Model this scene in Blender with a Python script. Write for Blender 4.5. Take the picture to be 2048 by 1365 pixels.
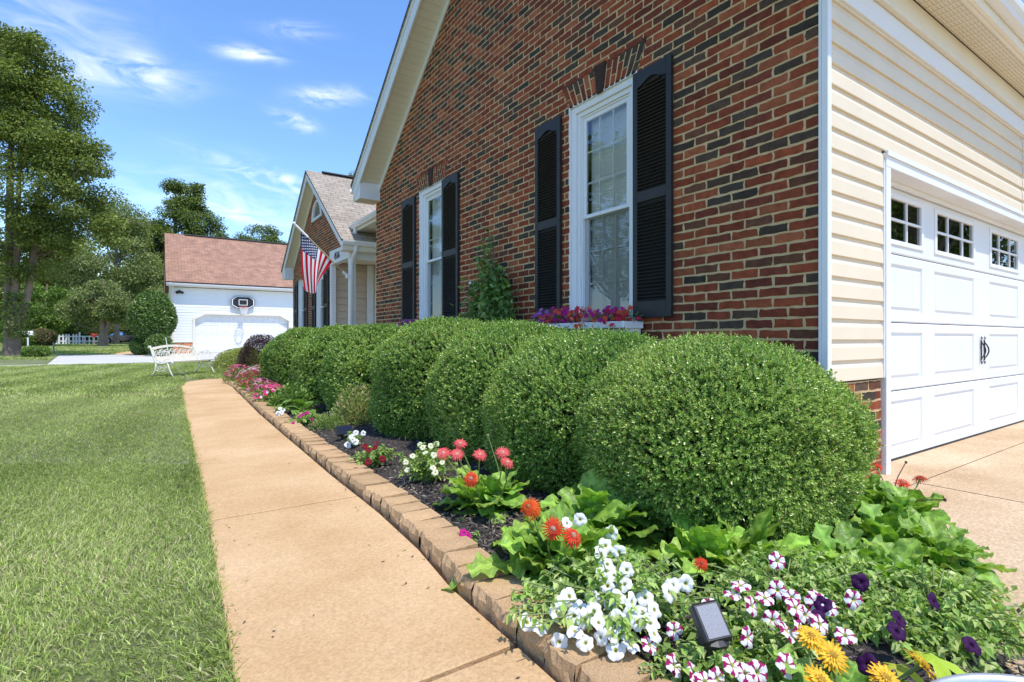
import bpy, math, random
import numpy as np
from mathutils import Vector, Matrix, Euler

for o in list(bpy.data.objects):
    bpy.data.objects.remove(o)
sc = bpy.context.scene
R = math.radians
rng = np.random.default_rng(11)
random.seed(5)

# ------------------------------------------------------------------ camera
YAW = 34.0
F_PX, EYE, HORIZON = 1060.0, 1.0, 678.0
cam = bpy.data.cameras.new("camera")
cam.sensor_width = 36.0
cam.lens = 36.0 * F_PX / 2048.0
cam.shift_y = (HORIZON - 682.5) / 2048.0
cam.clip_start, cam.clip_end = 0.05, 3000.0
camo = bpy.data.objects.new("camera", cam)
camo.location = (0, 0, EYE)
camo.rotation_euler = (R(90), 0, R(-YAW))
sc.collection.objects.link(camo)
sc.camera = camo

# ------------------------------------------------------------------ light
SUN_EL, SUN_AZ = 65.0, 166.0            # azimuth clockwise from +Y
sdir = Vector((math.sin(R(SUN_AZ)) * math.cos(R(SUN_EL)), math.cos(R(SUN_AZ)) * math.cos(R(SUN_EL)), math.sin(R(SUN_EL))))
sun = bpy.data.lights.new("sun", 'SUN')
sun.energy, sun.angle, sun.color = 2.25, R(0.5), (1.0, 0.955, 0.88)
suno = bpy.data.objects.new("sun", sun)
suno.rotation_euler = sdir.to_track_quat('Z', 'Y').to_euler()
suno.location = sdir * 60
sc.collection.objects.link(suno)

world = bpy.data.worlds.new("World")
sc.world = world
world.use_nodes = True
SKY_STRENGTH = 0.15
def build_world():
    nt = world.node_tree
    nt.nodes.clear()
    N, L = nt.nodes.new, nt.links.new
    out = N('ShaderNodeOutputWorld'); bg = N('ShaderNodeBackground')
    bg.inputs['Strength'].default_value = SKY_STRENGTH
    sky = N('ShaderNodeTexSky'); sky.sky_type = 'NISHITA'
    sky.sun_disc = False
    sky.sun_elevation, sky.sun_rotation = R(SUN_EL), R(SUN_AZ)
    sky.air_density, sky.dust_density, sky.ozone_density = 1.0, 0.3, 3.0
    tc = N('ShaderNodeTexCoord')
    # wispy cirrus: stretched, warped noise gated by a few soft patches of sky
    mp = N('ShaderNodeMapping'); mp.inputs['Rotation'].default_value = (0, 0, R(30)); mp.inputs['Scale'].default_value = (2.2, 1.2, 7.0)
    L(tc.outputs['Generated'], mp.inputs['Vector'])
    n1 = N('ShaderNodeTexNoise'); n1.inputs['Scale'].default_value = 5.0; n1.inputs['Detail'].default_value = 10; n1.inputs['Roughness'].default_value = 0.58; n1.inputs['Distortion'].default_value = 1.1
    L(mp.outputs['Vector'], n1.inputs['Vector'])
    r1 = N('ShaderNodeMapRange'); r1.inputs['From Min'].default_value = 0.38; r1.inputs['From Max'].default_value = 0.74
    L(n1.outputs['Fac'], r1.inputs['Value'])
    total = None
    def patch(u, v, su, sv, amt, tilt=0.0):
        """an elliptical soft patch in the direction (u,v), su/sv are angular half widths"""
        nonlocal total
        a = YAW + math.degrees(math.atan((u - 1024) / F_PX))
        e = math.degrees(math.atan((HORIZON - v) / F_PX * math.cos(math.atan((u - 1024) / F_PX))))
        m = N('ShaderNodeMapping'); m.vector_type = 'TEXTURE'
        # rotate frame: local y points at the patch
        rot = Matrix.Rotation(R(-a), 3, 'Z') @ Matrix.Rotation(R(e), 3, 'X') @ Matrix.Rotation(R(tilt), 3, 'Y')
        m.inputs['Rotation'].default_value = rot.to_euler()
        m.inputs['Scale'].default_value = (math.tan(R(su)), 1.0, math.tan(R(sv)))
        L(tc.outputs['Generated'], m.inputs['Vector'])
        sp = N('ShaderNodeSeparateXYZ'); L(m.outputs['Vector'], sp.inputs['Vector'])
        def mth(op, a_, b_=None):
            q = N('ShaderNodeMath'); q.operation = op
            for i, s in enumerate((a_, b_)):
                if s is None: continue
                if isinstance(s, (int, float)): q.inputs[i].default_value = s
                else: L(s, q.inputs[i])
            return q.outputs[0]
        rr = mth('ADD', mth('POWER', mth('ABSOLUTE', sp.outputs['X']), 2), mth('POWER', mth('ABSOLUTE', sp.outputs['Z']), 2))
        ex = mth('POWER', 2.718, mth('MULTIPLY', rr, -1.0))
        front = mth('GREATER_THAN', sp.outputs['Y'], 0.0)
        ex = mth('MULTIPLY', mth('MULTIPLY', ex, front), amt)
        total = ex if total is None else mth('ADD', total, ex)
    patch(235, 152, 4.6, 1.2, .62, -8)
    patch(295, 135, 1.6, 1.0, 0.5, 35)
    patch(170, 110, 4.0, 1.2, 0.15, -35)
    patch(497, 106, 2.2, 0.55, 1.1, -4)
    patch(655, 193, 2.6, 0.75, 0.95, -8)
    patch(592, 243, 1.8, 0.7, 0.85, 14)
    patch(590, 62, 2.6, 0.6, 0.45, -8)
    patch(60, 20, 5.0, 5.0, 0.30)
    patch(560, 365, 5.5, 1.0, 1.0, 16)
    patch(430, 390, 6.0, 1.6, 0.45, 5)
    patch(470, 430, 8.0, 1.2, 0.4, 5)
    mul = N('ShaderNodeMath'); mul.operation = 'MULTIPLY'; mul.use_clamp = True
    L(total, mul.inputs[0]); L(r1.outputs['Result'], mul.inputs[1])
    hs = N('ShaderNodeHueSaturation'); hs.inputs['Hue'].default_value = .505; hs.inputs['Saturation'].default_value = 1.16; hs.inputs['Value'].default_value = 1.0
    L(sky.outputs['Color'], hs.inputs['Color'])
    mx = N('ShaderNodeMix'); mx.data_type = 'RGBA'
    L(mul.outputs[0], mx.inputs['Factor']); L(hs.outputs['Color'], mx.inputs['A'])
    mx.inputs['B'].default_value = (5.2, 5.3, 5.6, 1)
    L(mx.outputs['Result'], bg.inputs['Color']); L(bg.outputs[0], out.inputs['Surface'])
build_world()

sc.view_settings.view_transform = 'Standard'
sc.view_settings.look = 'None'
sc.view_settings.gamma = 1.0
sc.view_settings.exposure = 1.0
sc.view_settings.use_curve_mapping = False
sc.cycles.max_bounces = 7
sc.cycles.diffuse_bounces = 4
sc.cycles.transparent_max_bounces = 12
sc.cycles.use_denoising = True

# ------------------------------------------------------------------ helpers
SY, CY = math.sin(R(YAW)), math.cos(R(YAW))
def at(u, v, z=0.0):
    """a point of the place standing at height z, from where it was measured"""
    d = F_PX * (EYE - z) / (v - HORIZON); r = d * (u - 1024) / F_PX
    return Vector((r * CY + d * SY, -r * SY + d * CY, z))
def at_d(u, v, d):
    r = d * (u - 1024) / F_PX
    return Vector((r * CY + d * SY, -r * SY + d * CY, EYE - (v - HORIZON) * d / F_PX))

COL = sc.collection
def link(o, parent=None):
    COL.objects.link(o)
    if parent is not None: o.parent = parent
    return o
def tag(o, label=None, cat=None, group=None, kind=None):
    if label: o['label'] = label
    if cat: o['category'] = cat
    if group: o['group'] = group
    if kind: o['kind'] = kind
    return o
def thing(name, label, cat, loc=(0, 0, 0), rz=0.0, group=None):
    o = bpy.data.objects.new(name, None)
    o.empty_display_size = 0.2
    o.location = loc; o.rotation_euler = (0, 0, rz)
    link(o); return tag(o, label, cat, group)
def copy_tree(o, parent=None):
    c = o.copy(); COL.objects.link(c)
    if parent is not None: c.parent = parent
    for ch in list(o.children): copy_tree(ch, c)
    return c

class MB:
    """collects faces into ONE mesh; per-face colour and material index"""
    def __init__(s): s.v, s.f, s.c, s.m = [], [], [], []
    def add(s, vs, fs, col=(1, 1, 1), mi=0):
        n = len(s.v); s.v.extend([tuple(p) for p in vs])
        for f in fs:
            s.f.append(tuple(i + n for i in f)); s.c.append(col); s.m.append(mi)
        return s
    def box(s, x0, x1, y0, y1, z0, z1, col=(1, 1, 1), mi=0, M=None, b=0.0):
        if b > 0:
            return s.bbox(x0, x1, y0, y1, z0, z1, b, col, mi, M)
        vs = [Vector(p) for p in ((x0,y0,z0),(x1,y0,z0),(x1,y1,z0),(x0,y1,z0),(x0,y0,z1),(x1,y0,z1),(x1,y1,z1),(x0,y1,z1))]
        if M is not None: vs = [M @ p for p in vs]
        return s.add(vs, [(0,3,2,1),(4,5,6,7),(0,1,5,4),(1,2,6,5),(2,3,7,6),(3,0,4,7)], col, mi)
    def bbox(s, x0, x1, y0, y1, z0, z1, b, col=(1, 1, 1), mi=0, M=None):
        """box with chamfered edges"""
        X, Y, Z = (x0, x1), (y0, y1), (z0, z1)
        vs, idx = [], {}
        for i in (0, 1):
            for j in (0, 1):
                for k in (0, 1):
                    sx, sy, sz = (1, -1)[i], (1, -1)[j], (1, -1)[k]
                    for ax in range(3):
                        p = [X[i], Y[j], Z[k]]
                        off = [sx * b, sy * b, sz * b]
                        for q in range(3):
                            if q != ax: p[q] += off[q]
                        idx[(i, j, k, ax)] = len(vs); vs.append(Vector(p))
        if M is not None: vs = [M @ p for p in vs]
        fs = []
        g = lambda i, j, k, a: idx[(i, j, k, a)]
        for i in (0, 1):
            q = [g(i,0,0,0), g(i,1,0,0), g(i,1,1,0), g(i,0,1,0)]; fs.append(q if i else q[::-1])
        for j in (0, 1):
            q = [g(0,j,0,1), g(0,j,1,1), g(1,j,1,1), g(1,j,0,1)]; fs.append(q if j else q[::-1])
        for k in (0, 1):
            q = [g(0,0,k,2), g(1,0,k,2), g(1,1,k,2), g(0,1,k,2)]; fs.append(q if k else q[::-1])
        for i in (0, 1):
            for j in (0, 1): fs.append([g(i,j,0,0), g(i,j,1,0), g(i,j,1,1), g(i,j,0,1)])
        for i in (0, 1):
            for k in (0, 1): fs.append([g(i,0,k,0), g(i,1,k,0), g(i,1,k,2), g(i,0,k,2)])
        for j in (0, 1):
            for k in (0, 1): fs.append([g(0,j,k,1), g(1,j,k,1), g(1,j,k,2), g(0,j,k,2)])
        for i in (0, 1):
            for j in (0, 1):
                for k in (0, 1): fs.append([g(i,j,k,0), g(i,j,k,1), g(i,j,k,2)])
        return s.add(vs, fs, col, mi)
    def prism(s, pts, vec, col=(1, 1, 1), mi=0, cap=True):
        """polygon pts (3D) swept along vec"""
        n = len(pts); a = [Vector(p) for p in pts]; b = [p + Vector(vec) for p in a]
        fs = [(i, (i + 1) % n, n + (i + 1) % n, n + i) for i in range(n)]
        if cap: fs += [tuple(range(n))[::-1], tuple(range(n, 2 * n))]
        return s.add(a + b, fs, col, mi)
    def strip(s, pts, vec, col=(1, 1, 1), mi=0):
        n = len(pts); a = [Vector(p) for p in pts]; b = [p + Vector(vec) for p in a]
        return s.add(a + b, [(i, i + 1, n + i + 1, n + i) for i in range(n - 1)], col, mi)
    def tube(s, pts, rad, n=6, col=(1, 1, 1), mi=0, caps=True, flat=1.0):
        pts = [Vector(p) for p in pts]
        rads = list(rad) if hasattr(rad, '__len__') else [rad] * len(pts)
        up = None; vs = []
        for i, p in enumerate(pts):
            t = (pts[min(i + 1, len(pts) - 1)] - pts[max(i - 1, 0)])
            if t.length < 1e-9: t = Vector((0, 0, 1))
            t.normalize()
            if up is None:
                up = Vector((0, 0, 1)) if abs(t.z) < 0.9 else Vector((1, 0, 0))
            a = up - t * up.dot(t)
            if a.length < 1e-6: a = t.orthogonal()
            a.normalize(); b = t.cross(a); up = a
            for k in range(n):
                an = 2 * math.pi * k / n
                vs.append(p + a * (math.cos(an) * rads[i]) + b * (math.sin(an) * rads[i] * flat))
        fs = []
        for i in range(len(pts) - 1):
            for k in range(n):
                fs.append((i*n + k, i*n + (k+1) % n, (i+1)*n + (k+1) % n, (i+1)*n + k))
        if caps:
            fs.append(tuple(range(n))[::-1]); m = (len(pts) - 1) * n; fs.append(tuple(range(m, m + n)))
        return s.add(vs, fs, col, mi)
    def lathe(s, prof, n=24, c=(0, 0, 0), col=(1, 1, 1), mi=0):
        vs = [(c[0] + r * math.cos(2*math.pi*k/n), c[1] + r * math.sin(2*math.pi*k/n), c[2] + z) for r, z in prof for k in range(n)]
        fs = [(i*n+k, i*n+(k+1) % n, (i+1)*n+(k+1) % n, (i+1)*n+k) for i in range(len(prof)-1) for k in range(n)]
        return s.add(vs, fs, col, mi)
    def build(s, name, mats, parent=None, smooth=False):
        me = bpy.data.meshes.new(name)
        me.from_pydata(s.v, [], s.f)
        if not isinstance(mats, (list, tuple)): mats = [mats]
        for m in mats: me.materials.append(m)
        me.polygons.foreach_set('material_index', np.array(s.m, dtype=np.int32))
        if smooth: me.polygons.foreach_set('use_smooth', np.ones(len(s.f), dtype=bool))
        at_ = me.attributes.new('Col', 'FLOAT_COLOR', 'FACE')
        at_.data.foreach_set('color', np.array([(*c[:3], 1.0) for c in s.c], dtype=np.float32).ravel())
        me.update()
        return link(bpy.data.objects.new(name, me), parent)

def big(name, V, Fc, C, mat, parent=None, smooth=False, link_it=True):
    """numpy mesh: V (n,3), Fc (m,k), C (m,3) per-face colour"""
    V = np.ascontiguousarray(V, dtype=np.float32); Fc = np.ascontiguousarray(Fc, dtype=np.int32)
    m, k = Fc.shape
    me = bpy.data.meshes.new(name)
    me.vertices.add(len(V)); me.vertices.foreach_set('co', V.ravel())
    me.loops.add(m * k); me.loops.foreach_set('vertex_index', Fc.ravel())
    me.polygons.add(m); me.polygons.foreach_set('loop_start', np.arange(0, m * k, k, dtype=np.int32))
    me.polygons.foreach_set('use_smooth', np.full(m, smooth, dtype=bool))
    if mat is not None: me.materials.append(mat)
    a = me.attributes.new('Col', 'FLOAT_COLOR', 'FACE')
    c4 = np.ones((m, 4), dtype=np.float32); c4[:, :3] = C
    a.data.foreach_set('color', c4.ravel())
    me.update(calc_edges=True)
    if not link_it: return me
    return link(bpy.data.objects.new(name, me), parent)

def unit(a): return a / np.maximum(np.linalg.norm(a, axis=1, keepdims=True), 1e-9)
LEAF2 = (np.array([(0, 0, 0), (-.5, .45, .16), (0, 1, 0), (.5, .45, .16)], dtype=float), np.array([(0, 3, 2), (0, 2, 1)]))
BLADE = (np.array([(-.5, 0, 0), (.5, 0, 0), (-.36, .55, .0), (.36, .55, .0), (0, 1, .0)], dtype=float), np.array([(0, 1, 3), (0, 3, 2), (2, 3, 4)]))
TRI = (np.array([(-.5, 0, 0), (.5, 0, 0), (0, 1, 0)], dtype=float), np.array([(0, 1, 2)]))
def scatter(tmpl, pos, dirs, nrm, length, width, cols, bend=None):
    """copies of a leaf template: y axis along dirs, z axis near nrm"""
    T, Ff = tmpl
    Yv = unit(dirs); Xv = unit(np.cross(Yv, nrm)); Zv = np.cross(Xv, Yv)
    n = len(pos); length = np.broadcast_to(length, (n,)); width = np.broadcast_to(width, (n,))
    V = pos[:, None, :] + T[None, :, 0:1] * (width[:, None, None] * Xv[:, None, :]) + T[None, :, 1:2] * (length[:, None, None] * Yv[:, None, :]) + T[None, :, 2:3] * (width[:, None, None] * Zv[:, None, :])
    if bend is not None:
        V[:, :, :] += (T[None, :, 1:2] ** 2) * bend[:, None, :]
    k = len(T)
    Fc = (Ff[None, :, :] + (np.arange(n) * k)[:, None, None]).reshape(-1, Ff.shape[1])
    C = np.repeat(cols, len(Ff), axis=0)
    return V.reshape(-1, 3), Fc, C
def join(parts):
    V, Fc, C, n = [], [], [], 0
    for v, f, c in parts:
        V.append(v); Fc.append(f + n); C.append(c); n += len(v)
    return np.concatenate(V), np.concatenate(Fc), np.concatenate(C)
def rdir(n): return unit(rng.normal(size=(n, 3)))
def snoise(P, scale, seed=0, octs=3):
    """cheap smooth noise in about [-1,1] from sums of sines"""
    r = np.random.default_rng(seed); out = np.zeros(len(P)); amp = 1.0; tot = 0
    for o in range(octs):
        for k in range(4):
            w = r.normal(size=3); w /= np.linalg.norm(w)
            out += amp * np.sin(P @ w * scale * (2 ** o) * r.uniform(.7, 1.4) + r.uniform(0, 6.28))
            tot += amp * .5
        amp *= .55
    return out / tot
def mixc(cols, n, w=None):
    cols = np.array(cols, dtype=float)
    i = rng.choice(len(cols), size=n, p=None if w is None else np.array(w) / np.sum(w))
    return cols[i] * rng.uniform(.8, 1.2, size=(n, 1))

# ------------------------------------------------------------------ materials
def mat(name, col=(.5, .5, .5), rough=.6, attr=False, var=None, bump=None, spec=.5, metal=0.0, fine=None, wave=None):
    """var=(scale, amount[, tint]) large blotches; fine=(scale, amount) speckle; bump=(scale, strength, distance)"""
    m = bpy.data.materials.new(name); m.use_nodes = True
    nt = m.node_tree; N, L = nt.nodes.new, nt.links.new
    b = nt.nodes['Principled BSDF']
    b.inputs['Roughness'].default_value = rough
    b.inputs['Specular IOR Level'].default_value = spec
    b.inputs['Metallic'].default_value = metal
    tc = N('ShaderNodeTexCoord')
    if attr:
        a = N('ShaderNodeAttribute'); a.attribute_name = 'Col'; cur = a.outputs['Color']
    else:
        r = N('ShaderNodeRGB'); r.outputs[0].default_value = (*col, 1); cur = r.outputs[0]
    for k, spec_ in enumerate((var, fine)):
        if not spec_: continue
        n = N('ShaderNodeTexNoise'); n.inputs['Scale'].default_value = spec_[0]; n.inputs['Detail'].default_value = 5 if k == 0 else 3
        n.inputs['Roughness'].default_value = .6
        L(tc.outputs['Object'], n.inputs['Vector'])
        mr = N('ShaderNodeMapRange'); mr.inputs['From Min'].default_value = .28; mr.inputs['From Max'].default_value = .72
        L(n.outputs['Fac'], mr.inputs['Value'])
        mx = N('ShaderNodeMix'); mx.data_type = 'RGBA'; mx.blend_type = 'MIX'
        lo = N('ShaderNodeMix'); lo.data_type = 'RGBA'; lo.blend_type = 'MULTIPLY'; lo.inputs['Factor'].default_value = 1
        hi = N('ShaderNodeMix'); hi.data_type = 'RGBA'; hi.blend_type = 'MULTIPLY'; hi.inputs['Factor'].default_value = 1
        t = spec_[2] if len(spec_) > 2 else (1, 1, 1)
        lo.inputs['B'].default_value = (*[(1 - spec_[1]) * q for q in t], 1)
        hi.inputs['B'].default_value = (1 + spec_[1], 1 + spec_[1], 1 + spec_[1], 1)
        L(cur, lo.inputs['A']); L(cur, hi.inputs['A'])
        L(lo.outputs['Result'], mx.inputs['A']); L(hi.outputs['Result'], mx.inputs['B']); L(mr.outputs['Result'], mx.inputs['Factor'])
        cur = mx.outputs['Result']
    L(cur, b.inputs['Base Color'])
    if bump:
        n = N('ShaderNodeTexNoise'); n.inputs['Scale'].default_value = bump[0]; n.inputs['Detail'].default_value = 6; n.inputs['Roughness'].default_value = .65
        L(tc.outputs['Object'], n.inputs['Vector'])
        bp = N('ShaderNodeBump'); bp.inputs['Strength'].default_value = bump[1]; bp.inputs['Distance'].default_value = bump[2]
        L(n.outputs['Fac'], bp.inputs['Height']); L(bp.outputs['Normal'], b.inputs['Normal'])
    m.diffuse_color = (*col, 1)
    return m
def leaf_mat(name, rough=.45, transl=.3, spec=.4, bump=None, tint=(1.15, 1.25, .5)):
    m = bpy.data.materials.new(name); m.use_nodes = True
    nt = m.node_tree; N, L = nt.nodes.new, nt.links.new
    b = nt.nodes['Principled BSDF']; out = nt.nodes['Material Output']
    b.inputs['Roughness'].default_value = rough; b.inputs['Specular IOR Level'].default_value = spec
    a = N('ShaderNodeAttribute'); a.attribute_name = 'Col'
    L(a.outputs['Color'], b.inputs['Base Color'])
    t = N('ShaderNodeBsdfTranslucent')
    mu = N('ShaderNodeMix'); mu.data_type = 'RGBA'; mu.blend_type = 'MULTIPLY'; mu.inputs['Factor'].default_value = 1
    mu.inputs['B'].default_value = (*tint, 1)
    L(a.outputs['Color'], mu.inputs['A']); L(mu.outputs['Result'], t.inputs['Color'])
    ms = N('ShaderNodeMixShader'); ms.inputs[0].default_value = transl
    L(b.outputs[0], ms.inputs[1]); L(t.outputs[0], ms.inputs[2]); L(ms.outputs[0], out.inputs['Surface'])
    if bump:
        tc = N('ShaderNodeTexCoord')
        n = N('ShaderNodeTexNoise'); n.inputs['Scale'].default_value = bump[0]; n.inputs['Detail'].default_value = 4
        L(tc.outputs['Object'], n.inputs['Vector'])
        bp = N('ShaderNodeBump'); bp.inputs['Strength'].default_value = bump[1]; bp.inputs['Distance'].default_value = bump[2]
        L(n.outputs['Fac'], bp.inputs['Height']); L(bp.outputs['Normal'], b.inputs['Normal'])
    return m
def shingle_mat(name, c1, c2, cm, scale=1.0):
    """courses of shingle tabs on a slope whose ridge runs along local X"""
    m = bpy.data.materials.new(name); m.use_nodes = True
    nt = m.node_tree; N, L = nt.nodes.new, nt.links.new
    b = nt.nodes['Principled BSDF']; b.inputs['Roughness'].default_value = .9; b.inputs['Specular IOR Level'].default_value = .2
    tc = N('ShaderNodeTexCoord'); sp = N('ShaderNodeSeparateXYZ'); L(tc.outputs['Object'], sp.inputs[0])
    mz = N('ShaderNodeMath'); mz.operation = 'MULTIPLY'; mz.inputs[1].default_value = 1.65; L(sp.outputs['Z'], mz.inputs[0])
    cb = N('ShaderNodeCombineXYZ'); L(sp.outputs['X'], cb.inputs[0]); L(mz.outputs[0], cb.inputs[1])
    br = N('ShaderNodeTexBrick'); br.inputs['Scale'].default_value = scale
    br.inputs['Brick Width'].default_value = .34; br.inputs['Row Height'].default_value = .16
    br.inputs['Mortar Size'].default_value = .009; br.inputs['Mortar Smooth'].default_value = .3; br.offset = .5; br.inputs['Bias'].default_value = 0
    br.inputs['Color1'].default_value = (*c1, 1); br.inputs['Color2'].default_value = (*c2, 1); br.inputs['Mortar'].default_value = (*cm, 1)
    L(cb.outputs[0], br.inputs['Vector'])
    n = N('ShaderNodeTexNoise'); n.inputs['Scale'].default_value = 2.0; n.inputs['Detail'].default_value = 8; n.inputs['Roughness'].default_value = .75
    L(tc.outputs['Object'], n.inputs['Vector'])
    mr = N('ShaderNodeMapRange'); mr.inputs['From Min'].default_value = .3; mr.inputs['From Max'].default_value = .7; mr.inputs['To Min'].default_value = .72; mr.inputs['To Max'].default_value = 1.25
    L(n.outputs['Fac'], mr.inputs['Value'])
    mx = N('ShaderNodeMix'); mx.data_type = 'RGBA'; mx.blend_type = 'MULTIPLY'; mx.inputs['Factor'].default_value = 1
    L(br.outputs['Color'], mx.inputs['A']); L(mr.outputs['Result'], mx.inputs['B']); L(mx.outputs['Result'], b.inputs['Base Color'])
    bp = N('ShaderNodeBump'); bp.inputs['Strength'].default_value = .7; bp.inputs['Distance'].default_value = .012; bp.invert = True
    L(br.outputs['Fac'], bp.inputs['Height']); L(bp.outputs['Normal'], b.inputs['Normal'])
    return m
def glass_mat(name, tint=(.93, .96, .95), refl=.09):
    m = bpy.data.materials.new(name); m.use_nodes = True
    nt = m.node_tree; nt.nodes.clear(); N, L = nt.nodes.new, nt.links.new
    out = N('ShaderNodeOutputMaterial'); g = N('ShaderNodeBsdfGlossy'); t = N('ShaderNodeBsdfTransparent'); ms = N('ShaderNodeMixShader')
    g.inputs['Roughness'].default_value = .01; g.inputs['Color'].default_value = (.95, .97, 1, 1); t.inputs['Color'].default_value = (*tint, 1)
    fr = N('ShaderNodeFresnel'); fr.inputs['IOR'].default_value = 1.5
    mr = N('ShaderNodeMapRange'); mr.inputs['To Min'].default_value = refl; mr.inputs['To Max'].default_value = .95
    L(fr.outputs[0], mr.inputs['Value']); L(mr.outputs['Result'], ms.inputs[0]); L(t.outputs[0], ms.inputs[1]); L(g.outputs[0], ms.inputs[2]); L(ms.outputs[0], out.inputs['Surface'])
    return m
def screen_mat(name):
    m = bpy.data.materials.new(name); m.use_nodes = True
    nt = m.node_tree; nt.nodes.clear(); N, L = nt.nodes.new, nt.links.new
    out = N('ShaderNodeOutputMaterial'); g = N('ShaderNodeBsdfDiffuse'); t = N('ShaderNodeBsdfTransparent'); ms = N('ShaderNodeMixShader')
    g.inputs['Color'].default_value = (.05, .06, .06, 1); ms.inputs[0].default_value = .30
    L(t.outputs[0], ms.inputs[1]); L(g.outputs[0], ms.inputs[2]); L(ms.outputs[0], out.inputs['Surface'])
    return m
MAT = {}
MAT['brick'] = mat('brick', attr=True, rough=.85, var=(14, .3), fine=(150, .22), bump=(55, .9, .006), spec=.25)
MAT['mortar'] = mat('mortar', (.61, .43, .23), rough=.95, var=(8, .12), fine=(200, .2), bump=(120, .7, .003), spec=.1)
MAT['arch'] = MAT['brick']
MAT['white'] = mat('white_trim', (.80, .80, .80), rough=.45, var=(1.2, .03), spec=.4)
MAT['white_wood'] = mat('white_boards', (.78, .78, .77), rough=.5, var=(2.0, .05), bump=(9, .08, .01))
MAT['cream'] = mat('cream_trim', (.80, .74, .62), rough=.5, var=(1.5, .04))
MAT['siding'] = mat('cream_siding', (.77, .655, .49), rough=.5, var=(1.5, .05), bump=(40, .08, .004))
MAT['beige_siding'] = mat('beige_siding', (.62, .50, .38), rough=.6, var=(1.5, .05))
MAT['white_siding'] = mat('white_siding', (.80, .81, .80), rough=.5, var=(.8, .03))
MAT['shutter'] = mat('black_shutter', (.026, .025, .025), rough=.5, var=(6, .15), spec=.4, bump=(60, .1, .002))
MAT['door_white'] = mat('garage_door_white', (.77, .78, .79), rough=.42, var=(.9, .03), bump=(200, .04, .002))
MAT['dark_metal'] = mat('dark_metal', (.02, .019, .018), rough=.45, metal=.4)
MAT['glass'] = glass_mat('window_glass')
MAT['dark_glass'] = glass_mat('dark_glass', (.30, .33, .33), .18)
MAT['screen'] = screen_mat('insect_screen')
MAT['blind'] = mat('window_blind', (.86, .86, .82), rough=.6)
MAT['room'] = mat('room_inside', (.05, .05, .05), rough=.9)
MAT['shingle'] = shingle_mat('roof_shingles', (.40, .34, .27), (.33, .28, .22), (.16, .13, .10))
MAT['shingle_red'] = shingle_mat('red_roof_shingles', (.42, .235, .160), (.32, .185, .132), (.18, .115, .085))
MAT['roof_edge'] = mat('roof_edge', (.035, .033, .03), rough=.9)
MAT['path'] = mat('tan_concrete', (.60, .415, .235), rough=.9, var=(1.1, .16, (1.0, .88, .72)), fine=(85, .18), bump=(110, .8, .006), spec=.2)
MAT['drive'] = mat('driveway_concrete', (.52, .395, .265), rough=.9, var=(.9, .22, (1.0, .88, .72)), fine=(80, .32), bump=(150, .5, .004), spec=.2)
MAT['pale_concrete'] = mat('pale_concrete', (.55, .53, .49), rough=.9, var=(.5, .1), fine=(40, .12))
MAT['block'] = mat('tan_block', attr=True, rough=.95, var=(9, .16), fine=(190, .3), bump=(90, .9, .006), spec=.15)
MAT['soil'] = mat('mulch', (.060, .047, .040), rough=.95, var=(6, .3), fine=(60, .5), bump=(35, 1.0, .03))
MAT['chips'] = mat('mulch_chips', attr=True, rough=.85)
MAT['lawn'] = mat('lawn_ground', (.16, .19, .075), rough=.95, var=(.7, .25, (1.1, .95, .8)), fine=(9, .4), bump=(30, .8, .03))
MAT['grass'] = leaf_mat('grass_blades', rough=.5, transl=.30, spec=.35)
MAT['boxwood'] = leaf_mat('boxwood_leaves', rough=.3, transl=.22, spec=.5)
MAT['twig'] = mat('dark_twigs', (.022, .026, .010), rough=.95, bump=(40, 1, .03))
MAT['tree_leaf'] = leaf_mat('tree_leaves', rough=.55, transl=.30, spec=.25)
MAT['bark'] = mat('bark', (.24, .175, .125), rough=.95, var=(3, .3), bump=(14, 1.0, .05))
MAT['big_leaf'] = leaf_mat('daisy_leaves', rough=.42, transl=.30, spec=.35, bump=(60, .5, .006))
MAT['petal'] = leaf_mat('petals', rough=.6, transl=.25, spec=.15, tint=(1, 1, 1))
MAT['stem'] = mat('green_stem', (.16, .22, .06), rough=.6)
MAT['bench'] = mat('bench_paint', (.74, .71, .62), rough=.45, var=(8, .12))
MAT['zinc'] = mat('galvanised_metal', (.52, .54, .56), rough=.42, metal=.7, var=(9, .18))
MAT['solar'] = mat('solar_panel', (.25, .255, .28), rough=.55, spec=.3, fine=(240, .18))
MAT['solar_blue'] = mat('blue_solar_panel', (.02, .028, .055), rough=.15, spec=.9)
MAT['black_plastic'] = mat('black_plastic', (.02, .02, .021), rough=.4)
MAT['flag'] = leaf_mat('flag_cloth', rough=.75, transl=.25, spec=.1, tint=(1, 1, 1))
MAT['attr'] = mat('painted', attr=True, rough=.55)
MAT['car'] = mat('blue_car_paint', (.010, .016, .05), rough=.15, spec=.9)
# ================================================================== GROUND
def zg(y):
    return float(np.interp(y, [26, 37, 75, 130, 400], [0, .10, .45, .9, 1.5]))
def ground():
    xs = [-900, -300, -120, -60, -35, -20, -12, -6, -3, -1, .3, .93, 1.2, 2.2, 3, 4.3, 6, 10, 16, 30, 60, 120, 300, 900]
    ys = [-300, -60, -20, -8, -3, 0, 2, 4, 6, 8, 10, 12, 13.55, 13.75, 16, 20, 24, 26, 28, 31, 34, 37, 42, 50, 60, 75, 90, 130, 400, 1500]
    b = MB(); vs = []
    for y in ys:
        for x in xs:
            z = zg(y)
            if x > .9 and y < 13.6: z -= .16
            vs.append((x, y, z - .006))
    nx = len(xs)
    fs = [(j*nx+i, j*nx+i+1, (j+1)*nx+i+1, (j+1)*nx+i) for j in range(len(ys)-1) for i in range(nx-1)]
    b.add(vs, fs)
    tag(b.build('ground', MAT['lawn']), kind='structure')
ground()

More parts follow.
